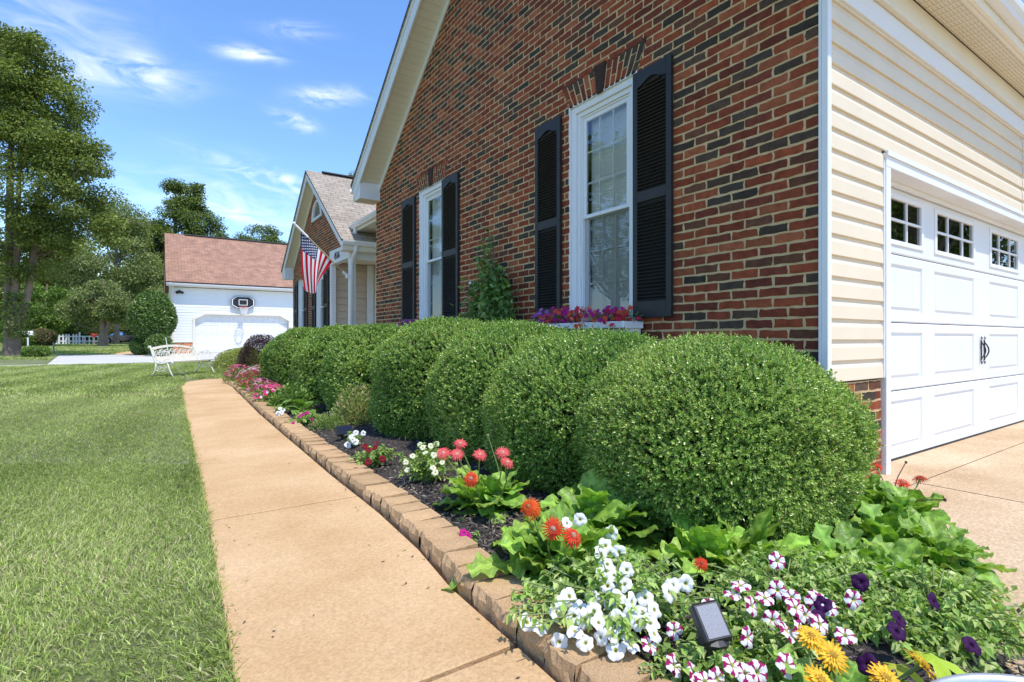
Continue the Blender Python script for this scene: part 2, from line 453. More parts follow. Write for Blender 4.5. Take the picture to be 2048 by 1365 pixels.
PL = [(.16, -3.0), (.175, 0.0), (.192, 1.73), (.205, 2.05), (.246, 3.55), (.30, 5.97), (.332, 7.77), (.387, 10.2), (.453, 12.9), (.60, 14.29), (1.03, 15.05), (1.7, 15.08), (4.2, 15.1)]
PR = [(.93, -3.0), (.955, 0.0), (.967, 1.21), (.984, 1.9), (1.035, 2.33), (1.062, 2.92), (1.07, 3.98), (1.099, 5.38), (1.151, 7.64), (1.23, 9.65), (1.308, 11.65), (1.42, 13.3), (1.62, 13.62), (2.0, 13.7), (4.2, 13.72)]
def lerp_edge(E, t):
    L = [0]
    for a, b in zip(E, E[1:]): L.append(L[-1] + math.dist(a, b))
    return L
def x_on(E, y, k=11):
    return float(np.interp(y, [p[1] for p in E[:k]], [p[0] for p in E[:k]]))
def path():
    b = MB(); top, h, gap = .006, .09, .010
    cuts = [-3, -.55, 1.42, 3.33, 5.33, 7.4, 9.6, 11.9]
    def slab(poly):
        n = len(poly)
        cx = sum(p[0] for p in poly)/n; cy = sum(p[1] for p in poly)/n
        inn = []
        for i, p in enumerate(poly):
            v = Vector((cx - p[0], cy - p[1])); v = v / v.length * .006
            inn.append((p[0] + v.x, p[1] + v.y, top))
        out = [(p[0], p[1], top - .004) for p in poly]; low = [(p[0], p[1], top - h) for p in poly]
        vs = inn + out + low
        fs = [tuple(range(n))]
        for i in range(n):
            j = (i + 1) % n
            fs += [(n+i, n+j, j, i), (2*n+i, 2*n+j, n+j, n+i)]
        b.add(vs, fs)
    for a, c in zip(cuts, cuts[1:]):
        a2, c2 = a + gap, c - gap
        ys = [a2] + [y for y in sorted({p[1] for p in PL[:9]} | {p[1] for p in PR[:11]}) if a2 + .05 < y < c2 - .05] + [c2]
        poly = [(x_on(PR, y), y) for y in ys] + [(x_on(PL, y), y) for y in ys[::-1]]
        slab(poly)
    y0 = 11.9 + gap
    slab([(x_on(PR, y0), y0)] + PR[11:14] + [(2.0, 15.09)] + PL[11:8:-1] + [(.52, 13.6), (.453, 12.9), (x_on(PL, y0), y0)])
    slab([(2.02, 13.7), (4.2, 13.72), (4.2, 15.1), (2.02, 15.09)])
    tag(b.build('path', MAT['path']), kind='structure')
path()

def driveway():
    b = MB()
    # pale apron in front of the door, then tan slabs with sawn joints
    z = -.08
    E = [(4.0, 1.99), (4.0, 1.80), (3.35, 1.30), (2.45, .60), (2.05, .32), (1.7, -.5), (1.6, -3)]
    b.add([(E[1][0], 1.6, z), (14, 1.6, z), (14, 2.4, z), (4.0, 2.4, z)], [(0, 1, 2, 3)], mi=0)
    def cell(x0, x1, y0, y1):
        b.add([(x0, y0, z), (x1, y0, z), (x1, y1, z), (x0, y1, z)], [(0, 1, 2, 3)])
    g = .007
    xs = [1.2, 4.75, 7.8, 10.8, 14.0]; ys = [-8, -5, -2.2, .62, 1.6]
    for x0, x1 in zip(xs, xs[1:]):
        for y0, y1 in zip(ys, ys[1:]):
            cell(x0 + g, x1 - g, y0 + g, y1 - g)
    tag(b.build('driveway', [MAT['drive'], MAT['pale_concrete']]), kind='structure')
    b = MB()
    b.add([(1.2, -8, z - .012), (14, -8, z - .012), (14, 2.3, z - .012), (1.2, 2.3, z - .012)], [(0, 1, 2, 3)])
    tag(b.build('driveway_joint_bed', MAT['soil']), kind='structure')
driveway()

BED_R = [(1.05, -.9), (1.75, .02), (2.12, .33), (2.5, .62), (3.35, 1.30), (3.98, 1.78)]
def bed_right(y):
    return float(np.interp(y, [p[1] for p in BED_R], [p[0] for p in BED_R])) if y < 1.78 else 3.93
def bed():
    """mulch surface, a little mounded, from the edging to the wall"""
    ys = np.concatenate([np.linspace(-.85, 4, 90), np.linspace(4.1, 13.45, 70)])
    nx = 46; V = []
    for y in ys:
        xa, xb = x_on(PR, y) + .10, bed_right(y)
        for i in range(nx):
            t = i / (nx - 1); x = xa + (xb - xa) * t
            V.append((x, y, .015 + .03 * math.sin(math.pi * t) - (.10 * max(0, (t - .55) / .45) if y < 2.2 else 0)))
    V = np.array(V); V[:, 2] += .010 * snoise(V, 9, 3) + .008 * snoise(V, 40, 4, 2)
    n = len(ys); idx = np.arange(n * nx).reshape(n, nx)
    Fc = np.stack([idx[:-1, :-1], idx[:-1, 1:], idx[1:, 1:], idx[1:, :-1]], -1).reshape(-1, 4)
    tag(big('mulch_bed', V, Fc, np.ones((len(Fc), 3)), MAT['soil'], smooth=True), kind='structure')
    # loose shredded bark
    m = 26000
    y = np.concatenate([rng.uniform(-.3, 3.5, m // 2), rng.uniform(3.5, 13, m - m // 2)])
    xa = np.array([x_on(PR, q) + .12 for q in y]); xb = np.array([min(bed_right(q), x_on(PR, q) + 1.5) for q in y])
    x = xa + (xb - xa) * rng.random(m) ** 1.2
    t = (x - xa) / (np.array([bed_right(q) for q in y]) - xa)
    z = .015 + .03 * np.sin(np.pi * np.clip(t, 0, 1)) - np.where(y < 2.2, .10 * np.clip((t - .55) / .45, 0, 1), 0) + rng.uniform(.002, .022, m)
    P = np.stack([x, y, z], 1)
    d = rdir(m); d[:, 2] *= .35
    nn = rdir(m) * .5 + np.array([0, 0, 1.])
    V, Fc, C = scatter(LEAF2, P, d, nn, rng.uniform(.02, .055, m), rng.uniform(.005, .013, m),
                       mixc([(.09, .072, .06), (.055, .046, .042), (.15, .125, .10), (.32, .27, .2)], m, [5, 4, 3, 1.2]))
    tag(big('mulch_chips', V, Fc, C, MAT['chips']), 'dark shredded bark mulch scattered over the flower bed', 'mulch', kind='stuff')
bed()

# ---------------------------------------------------------------- edging blocks
def blocks():
    protos = []
    r = random.Random(3)
    for k in range(5):
        b = MB(); L, D, H = .150, .172, .115
        nz, ny = 4, 7
        # split rough front face (towards -x), flat top, tapered sides
        def fr(i, j):
            y = -L/2 + L * i / ny; z = H * j / nz
            bulge = -.012 * math.sin(math.pi * i / ny) - .006
            ch = .012 if j == nz else 0
            return Vector((bulge + ch + r.uniform(-.006, .006), y + r.uniform(-.003, .003) * (0 < i < ny), z + (r.uniform(-.004, .002) if 0 < j else 0)))
        g = [[fr(i, j) for j in range(nz+1)] for i in range(ny+1)]
        vs = [p for row in g for p in row]; w = nz + 1
        b.add(vs, [(i*w+j, i*w+j+1, (i+1)*w+j+1, (i+1)*w+j) for i in range(ny) for j in range(nz)])
        back = [Vector((D, -L/2 + .012, H)), Vector((D, L/2 - .012, H))]
        topf = [g[i][nz] for i in range(ny+1)]
        b.add(topf + back[::-1], [tuple(range(ny+1)) + (ny+1, ny+2)][0:1])
        b.add([g[0][0], g[0][nz], back[0], back[0] - Vector((0, 0, H))], [(0, 1, 2, 3)])
        b.add([g[ny][nz], g[ny][0], back[1] - Vector((0, 0, H)), back[1]], [(0, 1, 2, 3)])
        base = (.53, .345, .185); q = r.uniform(.86, 1.12)
        b.c = [tuple(c * q for c in base)] * len(b.f)
        o = b.build('edging_block', MAT['block'])
        protos.append(o)
    pts = [Vector((x_on(PR, y), y)) for y in np.linspace(.45, 13.25, 400)]
    pts += [Vector((1.47, 13.5)), Vector((1.62, 13.62)), Vector((1.95, 13.68))]
    acc, nxt, out = 0.0, 0.0, []
    for a, c in zip(pts, pts[1:]):
        seg = (c - a).length
        while nxt <= acc + seg:
            p = a + (c - a) * ((nxt - acc) / seg); t = (c - a).normalized(); out.append((p, t)); nxt += .1545
        acc += seg
    first = [True] * 5
    for i, (p, t) in enumerate(out):
        k = r.randrange(5)
        if first[k]: o = protos[k]; first[k] = False
        else: o = protos[k].copy(); COL.objects.link(o)
        nrm = Vector((t.y, -t.x))
        o.location = (p.x + nrm.x * .034 + r.uniform(-.006, .006), p.y, -.045 + r.uniform(-.006, .005))
        o.rotation_euler = (R(r.uniform(-2, 2)), R(r.uniform(-1.5, 2.5)), math.atan2(-t.x, t.y) + R(r.uniform(-3.5, 3.5)))
        o['label'] = 'tan split-face concrete edging block in the row beside the path'
        o['category'] = 'edging block'; o['group'] = 'edging blocks along the flower bed'
    for k in range(5):
        if first[k]: bpy.data.objects.remove(protos[k])
blocks()

# ================================================================== HOUSE
XW, YG = 3.9, 1.86
house = thing('brick_house', 'red brick house with cream siding, black shutters and white double garage door', 'house', (XW, YG, 0))
HM = Matrix.Translation((-XW, -YG, 0))
def hb(mb, name, m, parent=None, smooth=False, label=None):
    """part of the house; mesh written in world metres then moved to the house origin"""
    mb.v = [tuple(Vector(p) - Vector((XW, YG, 0))) for p in mb.v]
    o = mb.build(name, m, parent or house, smooth)
    if label: o['label'] = label
    return o

RED = [(.27, .060, .024), (.22, .048, .022), (.30, .074, .030), (.17, .042, .023), (.33, .095, .040)]
DARK = [(.075, .052, .035), (.092, .056, .036), (.062, .046, .033), (.14, .056, .030)]
def brick_face(b, P, u0, u1, z0, z1, r, dark=.31, j=1.3, out=0.0):
    """one brick with a ragged outline on the surface P(u, z, depth)"""
    q = .0045 * j
    def p(u, z): return (u + r.uniform(-q, q), z + r.uniform(-q, q) * .8)
    ring = []
    n = max(2, int((u1 - u0) / .05))
    for i in range(n): ring.append(p(u0 + (u1-u0) * i / n, z0))
    ring.append(p(u1, z0)); ring.append(p(u1, (z0+z1)/2))
    for i in range(n): ring.append(p(u1 - (u1-u0) * i / n, z1))
    ring.append(p(u0, z1)); ring.append(p(u0, (z0+z1)/2))
    k = len(ring)
    cu, cz = (u0+u1)/2, (z0+z1)/2
    col = r.choice(DARK) if r.random() < dark else r.choice(RED)
    s = r.uniform(.8, 1.2); col = tuple(c * s for c in col)
    dpt = out + r.uniform(-.0015, .0025)
    front = [P(u + (cu-u) * .018, z + (cz-z) * .05, dpt) for u, z in ring]
    back = [P(u, z, out - .012) for u, z in ring]
    b.add(front + back, [tuple(range(k))] + [(i, k+i, k+(i+1) % k, (i+1) % k) for i in range(k)], col)
def brick_wall(P, z0, z1, spans, seed, bl=.235, bh=.0797, mj=.0155, b=None, dark=.31):
    """running bond courses; spans(zc) gives the u intervals of a course"""
    r = random.Random(seed); b = b or MB()
    nc = int((z1 - z0) / bh)
    for c in range(nc):
        za, zb = z0 + c * bh, z0 + (c+1) * bh
        off = (c % 2) * bl / 2
        for ua, ub in spans((za+zb)/2):
            if ub - ua < .02: continue
            b.add([P(ua, za, -.003), P(ub, za, -.003), P(ub, zb, -.003), P(ua, zb, -.003)], [(0, 1, 2, 3)], mi=1)
            k0 = math.floor((ua - off) / bl); u = k0 * bl + off
            while u < ub:
                a, e = max(u, ua) + mj/2, min(u + bl, ub) - mj/2
                if e - a > .022: brick_face(b, P, a, e, za + mj/2, zb - mj/2, r, dark)
                u += bl
    return b

YF = 10.95                       # far corner of the front gable
WIN = [(3.62, 4.61, 1.18, 3.60), (7.76, 8.72, 1.18, 3.60)]
def gable_z(y): return 4.03 + .72 * min(y - 1.85, YF - y)
def cut(a, b, holes):
    out = [(a, b)]
    for h0, h1 in holes:
        nxt = []
        for s, e in out:
            if h1 <= s or h0 >= e: nxt.append((s, e)); continue
            if h0 > s: nxt.append((s, h0))
            if h1 < e: nxt.append((h1, e))
        out = nxt
    return out
def main_spans(zc):
    a, b_ = 1.875, YF
    if zc > 4.03:
        k = (zc - 4.03) / .72; a, b_ = 1.85 + k, YF - k
    holes = []
    for w0, w1, z0, z1 in WIN:
        if z0 < zc < z1: holes.append((w0, w1))
        elif z1 <= zc < z1 + .30:
            t = (zc - z1) / .30
            holes.append((w0 - .005 - .15 * t, w1 + .005 + .15 * t))
    return cut(a, b_, holes)
P_front = lambda u, z, d: (XW - d, u, z)
hb(brick_wall(P_front, -.12, 7.3, main_spans, 1), 'brick_wall', [MAT['brick'], MAT['mortar']])
def arch(w0, w1, z1, seed, P):
    r = random.Random(seed); b = MB(); hgt = .30; n = 6
    c = (w0+w1)/2; kb, kt = .055, .098
    b.add([P(w0-.005, z1, -.003), P(w1+.005, z1, -.003), P(w1+.155, z1+hgt, -.003), P(w0-.155, z1+hgt, -.003)], [(0,1,2,3)], mi=1)
    def quad(a0, a1, b0, b1, t0, t1, col, out=0.0):
        def pt(t, s):
            lo = a0 + (a1-a0)*s; hi = b0 + (b1-b0)*s
            return lo + (hi-lo)*t, z1 + hgt*t
        ring = [pt(t0, 0), pt(t0, .5), pt(t0, 1), pt((t0+t1)/2, 1), pt(t1, 1), pt(t1, .5), pt(t1, 0), pt((t0+t1)/2, 0)]
        ring = [(u + r.uniform(-.004, .004), z + r.uniform(-.004, .004)) for u, z in ring]
        f = [P(u, z, out) for u, z in ring]; bk = [P(u, z, -.012) for u, z in ring]
        b.add(f + bk, [tuple(range(8))] + [(i, 8+i, 8+(i+1) % 8, (i+1) % 8) for i in range(8)], col)
    def soldier(a0, a1, b0, b1, k):
        g = .010; cut_ = .36 if k % 2 else .66
        for t0, t1 in ((.015, cut_ - .02), (cut_ + .02, .99)):
            s = r.uniform(.85, 1.2); col = r.choice(DARK) if r.random() < .42 else r.choice(RED)
            quad(a0+g, a1-g, b0+g, b1-g, t0, t1, tuple(q*s for q in col))
    for side in (-1, 1):
        e0, e1 = (w0 - .005, w0 - .155) if side < 0 else (w1 + .005, w1 + .155)
        k0, k1 = c + side*kb, c + side*kt
        for k in range(n):
            s, t = k/n, (k+1)/n
            A = [k0 + (e0-k0)*s, k0 + (e0-k0)*t]; B = [k1 + (e1-k1)*s, k1 + (e1-k1)*t]
            if side < 0: A, B = A[::-1], B[::-1]
            soldier(A[0], A[1], B[0], B[1], k)
    quad(c-kb+.006, c+kb-.006, c-kt+.006, c+kt-.006, .0, 1.0, (.055, .030, .022), .012)
    return b
for i, (w0, w1, z0, z1) in enumerate(WIN):
    hb(arch(w0, w1, z1, 20+i, P_front), 'brick_arch', [MAT['brick'], MAT['mortar']])

def window(w0, w1, z0, z1, xp, cols=3, rows=3, detail=True):
    """double-hung window whose opening lies in a wall plane facing -x"""
    b = MB(); J = .010
    # reveal lining of the opening
    for (a, c_, za, zb) in ((w0-.02, w0, z0, z1), (w1, w1+.02, z0, z1)):
        b.box(xp-.0, xp+.14, a, c_, za, zb)
    b.box(xp+.0, xp+.14, w0-.02, w1+.02, z1, z1+.02); b.box(xp-.045, xp+.14, w0-.02, w1+.02, z0-.045, z0)
    # stepped brickmould
    for k, (wd, x0) in enumerate(((.075, .022), (.050, .045), (.022, .062))):
        s = [0, .075, .125][k]
        for a, c_ in ((w0+s, w0+s+wd), (w1-s-wd, w1-s)): b.box(xp+x0, xp+.14, a, c_, z0, z1 - s, b=.004)
        b.box(xp+x0+.001, xp+.14, w0+s, w1-s, z1-s-wd, z1-s, b=.004)
    root = hb(b, 'window', MAT['white'])
    e = .147; zm = z0 + (z1-z0)*.485; a0, a1 = w0+e, w1-e; zt = z1-e
    def sash(nm, za, zb, x0, rail):
        s = MB(); st = .045
        s.box(x0, x0+.035, a0, a0+st, za, zb, b=.004); s.box(x0, x0+.035, a1-st, a1, za, zb, b=.004)
        s.box(x0+.001, x0+.034, a0+st, a1-st, zb-st, zb, b=.004); s.box(x0+.001, x0+.034, a0+st, a1-st, za, za+rail, b=.004)
        ga, gb, gz0, gz1 = a0+st, a1-st, za+rail, zb-st
        for k in range(1, cols): y = ga + (gb-ga)*k/cols; s.box(x0+.016, x0+.026, y-.009, y+.009, gz0, gz1)
        for k in range(1, rows): z = gz0 + (gz1-gz0)*k/rows; s.box(x0+.0165, x0+.0255, ga, gb, z-.009, z+.009)
        o = hb(s, nm, MAT['white']); o.parent = root
        g = MB(); g.add([(x0+.012, ga, gz0), (x0+.012, gb, gz0), (x0+.012, gb, gz1), (x0+.012, ga, gz1)], [(3, 2, 1, 0)])
        o = hb(g, 'glass', MAT['glass']); o.parent = root
        return ga, gb, gz0, gz1
    sash('upper_sash', zm-.02, zt, xp+.072, .04)
    ga, gb, gz0, gz1 = sash('lower_sash', z0+.02, zm+.02, xp+.108, .055)
    g = MB(); g.add([(xp+.085, ga-.03, gz0-.03), (xp+.085, gb+.03, gz0-.03), (xp+.085, gb+.03, zm-.02), (xp+.085, ga-.03, zm-.02)], [(0, 1, 2, 3)])
    o = hb(g, 'insect_screen', MAT['screen']); o.parent = root
    bl = MB(); z = z0+.05
    while z < z1-.14:
        M = Matrix.Translation((xp+.170, 0, z)) @ Matrix.Rotation(R(-74), 4, 'Y')
        bl.box(-.018, .018, a0+.03, a1-.03, -.0012, .0012, M=M); z += .029
    o = hb(bl, 'blind', MAT['blind']); o.parent = root
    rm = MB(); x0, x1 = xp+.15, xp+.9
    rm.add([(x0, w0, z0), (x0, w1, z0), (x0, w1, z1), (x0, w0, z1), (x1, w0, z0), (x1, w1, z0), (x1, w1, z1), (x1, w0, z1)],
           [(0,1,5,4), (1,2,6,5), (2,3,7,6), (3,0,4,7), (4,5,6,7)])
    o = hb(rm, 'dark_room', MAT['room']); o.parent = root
    return root
for w in WIN: window(*w, XW)

def shutter(y0, y1, z0, z1, xp):
    b = MB(); x1, x0 = xp - .003, xp - .045; st = .058
    zm = z0 + (z1-z0)*.49
    b.box(x0, x1, y0, y0+st, z0, z1, b=.004); b.box(x0, x1, y1-st, y1, z0, z1, b=.004)
    a, c = y0+st, y1-st
    b.box(x0+.001, x1, a, c, z0, z0+.16, b=.003); b.box(x0+.001, x1, a, c, zm-.055, zm+.055, b=.003)
    # top rail with the cathedral curve
    n = 14; zt = z1-.10
    low = [(x0+.001, a + (c-a)*i/n, zt - .055 + .055*(math.sin(math.pi*i/n)**2)) for i in range(n+1)]
    b.prism([(x0+.001, a, z1)] + low + [(x0+.001, c, z1)], (x1-x0-.001, 0, 0))
    b.box(x1-.012, x1-.001, a, c, z0+.1, z1-.05)
    for za, zb in ((z0+.175, zm-.06), (zm+.06, zt-.012)):
        z = za
        while z < zb:
            t = min(1.0, (zt - z)/.075) if z > zt-.075 else 1.0
            half = (c-a)/2 if t >= 1 else (c-a)/2 * (1 - 2*math.asin(math.sqrt(max(0, min(1, 1-t))))/math.pi)
            M = Matrix.Translation(((x0+x1)/2 - .004, (a+c)/2, z)) @ Matrix.Rotation(R(-38), 4, 'Y')
            b.box(-.022, .022, -half, half, -.0035, .0035, M=M); z += .0335
    for zz in (z0+.1, zm, z1-.17):
        for yy in (y0+.028, y1-.028): b.lathe([(0, .004), (.006, .003), (.007, 0)], 8)  if False else b.box(x0-.003, x0+.002, yy-.006, yy+.006, zz-.006, zz+.006)
    return hb(b, 'shutter', MAT['shutter'])
for y0, y1 in ((3.16, 3.62), (4.74, 5.22), (7.22, 7.76), (8.86, 9.45)): shutter(y0, y1, 1.2, 3.57, XW)

# ---- garage side wall facing -y
def lap_siding(b, x0, x1, z0, z1, y, rise=.151, rnd=None):
    """dutch lap courses along x on a wall whose face is at y, facing -y"""
    prof, z = [], z0
    while z < z1 - .01:
        for dz, o in ((0, .004), (.0, .020), (.004, .022), (.096, .018), (.110, .012), (.126, .006), (.142, .004), (.151, .004)):
            zz = min(z + dz * rise/.151, z1); prof.append((zz, o))
        z += rise
    b.strip([(x0, y - o, zz) for zz, o in prof], (x1-x0, 0, 0))
    return b
XD0, XD1, ZDT = 4.90, 10.72, 2.37           # door opening
YD = YG + .145
s = MB()
lap_siding(s, XW+.03, XD0-.09, .69, 2.502, YG); lap_siding(s, XW+.03, 8.6, 2.502, 3.45, YG); lap_siding(s, 8.603, 12.5, 2.502, 3.45, YG-.002)
hb(s, 'siding', MAT['siding'])
P_side = lambda u, z, d: (u, YG - d - .005, z)
P_cheek = lambda u, z, d: (XW + .05 + d, u, z)
bw = brick_wall(P_side, -.12, .685, lambda z: [(XW+.003, XD0-.10)], 5)
hb(bw, 'brick_base', [MAT['brick'], MAT['mortar']])
t = MB()   # corner post
t.box(XW-.018, XW+.036, YG-.034, YG+.012, .66, 3.85, b=.004); t.box(XW-.022, XW+.004, YG+.0125, YG+.028, .66, 3.85)
hb(t, 'corner_post', MAT['white'])
t = MB()   # frieze
t.box(XW-.01, 12.5, YG-.040, YG, 3.43, 3.60, b=.004)
hb(t, 'frieze_board', MAT['white'])
t = MB()
t.box(XW-.01, 12.5, YG-.070, YG, 3.605, 3.82, b=.004); t.box(XW-.01, 12.5, YG-.082, YG-.0705, 3.60, 3.625)
hb(t, 'crown_board', MAT['cream'])
t = MB()   # vented soffit: narrow corrugated strips with slots
ys0, ys1 = 1.53, YG-.075; x = XW-.40
while x < 12.6:
    t.box(x, x+.094, ys0, ys1, 3.824, 3.84); t.box(x+.094, x+.104, ys0, ys1, 3.832, 3.84)
    x += .104
hb(t, 'soffit', MAT['cream'])
t = MB(); x = XW-.39
while x < 12.6:
    for k in range(3):
        for q in range(9): 
            yy = ys0 + .02 + q*.027
            t.box(x+.012+k*.027, x+.024+k*.027, yy, yy+.016, 3.8225, 3.8238)
    x += .104
hb(t, 'soffit_vent', mat('vent_slots', (.55, .49, .38), rough=.8))
t = MB()
t.box(XW-.425, 12.6, 1.495, 1.53, 3.80, 4.0, b=.004)
t.box(XW-.42, 12.6, 1.53, 1.56, 3.80, 3.8235)
hb(t, 'fascia', MAT['cream'])
def gutter(b, a, vec, out, z, w=.12, h=.115):
    """K-style gutter: a = back top point, vec along, out = outward unit"""
    o = Vector(out); a = Vector(a)
    prof = [(0, 0), (0, -h), (w*.62, -h), (w*.70, -h*.72), (w*.92, -h*.42), (w, -h*.1), (w, 0), (w*.94, 0), (w*.94, -h*.1), (w*.65, -h*.7), (w*.58, -h*.93), (.006, -h*.93), (.006, 0)]
    b.prism([a + o*p + Vector((0, 0, z+q)) for p, q in prof], vec)
t = MB(); gutter(t, (XW-.44, 1.493, 0), (9.0, 0, 0), (0, -1, 0), 4.0)
hb(t, 'gutter', MAT['white'])

# ---- garage door
t = MB()
t.box(XD0-.085, XD0, YG-.036, YD-.02, .0, ZDT+.0, b=.004)
t.box(XD0-.10, XD0-.086, YG-.026, YG, .69, ZDT+.05)
t.box(XD1, XD1+.085, YG-.036, YD-.02, -.08, ZDT)
t.box(XD0-.085, XD1+.085, YG-.037, YD-.02, ZDT, ZDT+.11, b=.004)
t.box(XD0-.09, XD1+.09, YG-.050, YG-.0375, ZDT+.085, ZDT+.125)
t.box(XD0-.085, XD0, YG-.034, YD-.02, -.08, 0)
t.box(XD0+.001, XD0+.03, YD-.045, YD-.012, -.07, ZDT-.001); t.box(XD0+.031, XD1, YD-.046, YD-.013, ZDT-.035, ZDT-.001)
hb(t, 'door_casing', MAT['white'])
door_root = None
def garage_door(x0, x1, z0, z1, y, cols, nsec, panel_x, win_row, mat_, mk, deep=.014):
    """sectional door facing -y; returns meshes (panel, frames, glass)"""
    b = MB(); H = (z1-z0)/nsec; W = []
    for s in range(nsec):
        za, zb = z0 + s*H + .003, z0 + (s+1)*H - .003
        pz0, pz1 = za + .085, zb - .085
        holes = panel_x
        # flat face as strips around the pressed panels, with a rolled edge between sections
        xs = [x0] + [q for h in holes for q in h] + [x1]
        b.add([(x0, y, za+.012), (x1, y, za+.012), (x1, y, pz0), (x0, y, pz0)], [(0,1,2,3)])
        b.add([(x0, y, pz1), (x1, y, pz1), (x1, y, zb-.012), (x0, y, zb-.012)], [(0,1,2,3)])
        b.add([(x0, y+.012, za), (x1, y+.012, za), (x1, y, za+.012), (x0, y, za+.012)], [(0,1,2,3)])
        b.add([(x0, y, zb-.012), (x1, y, zb-.012), (x1, y+.012, zb), (x0, y+.012, zb)], [(0,1,2,3)])
        for i in range(0, len(xs), 2):
            b.add([(xs[i], y, pz0), (xs[i+1], y, pz0), (xs[i+1], y, pz1), (xs[i], y, pz1)], [(0,1,2,3)])
        for h0, h1 in holes:
            if s == win_row: W.append((h0, h1, pz0, pz1)); continue
            r_ = [(0, 0), (.012, deep), (.034, deep), (.052, .003)]
            rings = [[(h0+e, y+d, pz0+e), (h1-e, y+d, pz0+e), (h1-e, y+d, pz1-e), (h0+e, y+d, pz1-e)] for e, d in r_]
            for A, B in zip(rings, rings[1:]):
                b.add(A + B, [(k, (k+1) % 4, 4+(k+1) % 4, 4+k) for k in range(4)])
            A = rings[-1]
            # fine vertical beads across the raised field
            nb = max(6, int((h1-h0-.1)/.055)); xa, xb = A[0][0], A[1][0]; zA, zB = A[0][2], A[2][2]; pr = []
            for k in range(nb):
                u = xa + (xb-xa)*k/nb; w = (xb-xa)/nb
                pr += [(u, y+.003), (u+w*.82, y+.003), (u+w*.91, y+.0055)]
            pr.append((xb, y+.003))
            b.strip([(p, q, zA) for p, q in pr], (0, 0, zB-zA))
    return b, W
PX = [(4.93, 6.08), (6.38, 7.52), (8.05, 9.18), (9.48, 10.62)]
b, W = garage_door(XD0-.01, XD1+.01, -.075, 2.365, YD, 4, 4, PX, 3, None, None)
door = hb(b, 'garage_door', MAT['door_white'])
for h0, h1, z0, z1 in W:
    f = MB(); e = .045
    z0, z1 = z0-.01, z1+.01
    f.box(h0-.012, h0+e, YD-.012, YD+.02, z0, z1, b=.004); f.box(h1-e, h1+.012, YD-.012, YD+.02, z0, z1, b=.004)
    f.box(h0+e, h1-e, YD-.011, YD+.02, z0, z0+e, b=.004); f.box(h0+e, h1-e, YD-.011, YD+.02, z1-e, z1, b=.004)
    L = h1-h0-2*e
    for k in (.30, .70): f.box(h0+e+L*k-.011, h0+e+L*k+.011, YD-.004, YD+.012, z0+e, z1-e)
    f.box(h0+e, h1-e, YD-.0035, YD+.0125, (z0+z1)/2-.011, (z0+z1)/2+.011)
    o = hb(f, 'window_frame', MAT['white']); o.parent = door
    g = MB(); g.add([(h0+e, YD+.008, z0+e), (h1-e, YD+.008, z0+e), (h1-e, YD+.008, z1-e), (h0+e, YD+.008, z1-e)], [(0,1,2,3)])
    o = hb(g, 'glass', MAT['dark_glass']); o.parent = door
for xh, sd in ((7.72, 1), (7.83, 1)):
    f = MB()
    zc = .87; h = .115; xx = xh
    f.tube([(xx, YD-.012, zc-h), (xx, YD-.012, zc+h)], .007, 6)
    for sg in (1, -1):
        f.add([(xx-.004, YD-.008, zc+sg*h), (xx-.014, YD-.012, zc+sg*(h+.010)), (xx, YD-.012, zc+sg*(h+.050)), (xx+.014, YD-.012, zc+sg*(h+.010)), (xx+.004, YD-.008, zc+sg*h), (xx, YD-.026, zc+sg*(h+.02))],
              [(0,1,5), (1,2,5), (2,3,5), (3,4,5), (4,0,5)])
    arc = [(xx + sd*(.062*math.sin(math.pi*k/10)**.8), YD-.014-.02*math.sin(math.pi*k/10), zc - h*.8 + 1.55*h*k/10) for k in range(11)]
    f.tube(arc, .007, 6)
    o = hb(f, 'handle', MAT['dark_metal']); o.parent = door
t = MB(); t.box(XD0, XD1, YD-.006, YD+.03, -.085, -.073)
hb(t, 'door_seal', MAT['black_plastic'])
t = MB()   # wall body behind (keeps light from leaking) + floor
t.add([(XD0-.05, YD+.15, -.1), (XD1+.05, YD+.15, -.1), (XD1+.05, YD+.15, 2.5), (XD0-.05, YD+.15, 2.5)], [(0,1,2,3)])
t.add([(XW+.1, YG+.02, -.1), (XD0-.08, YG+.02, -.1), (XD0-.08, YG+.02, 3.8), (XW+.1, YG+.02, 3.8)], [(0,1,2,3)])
hb(t, 'inner_wall', MAT['room'])

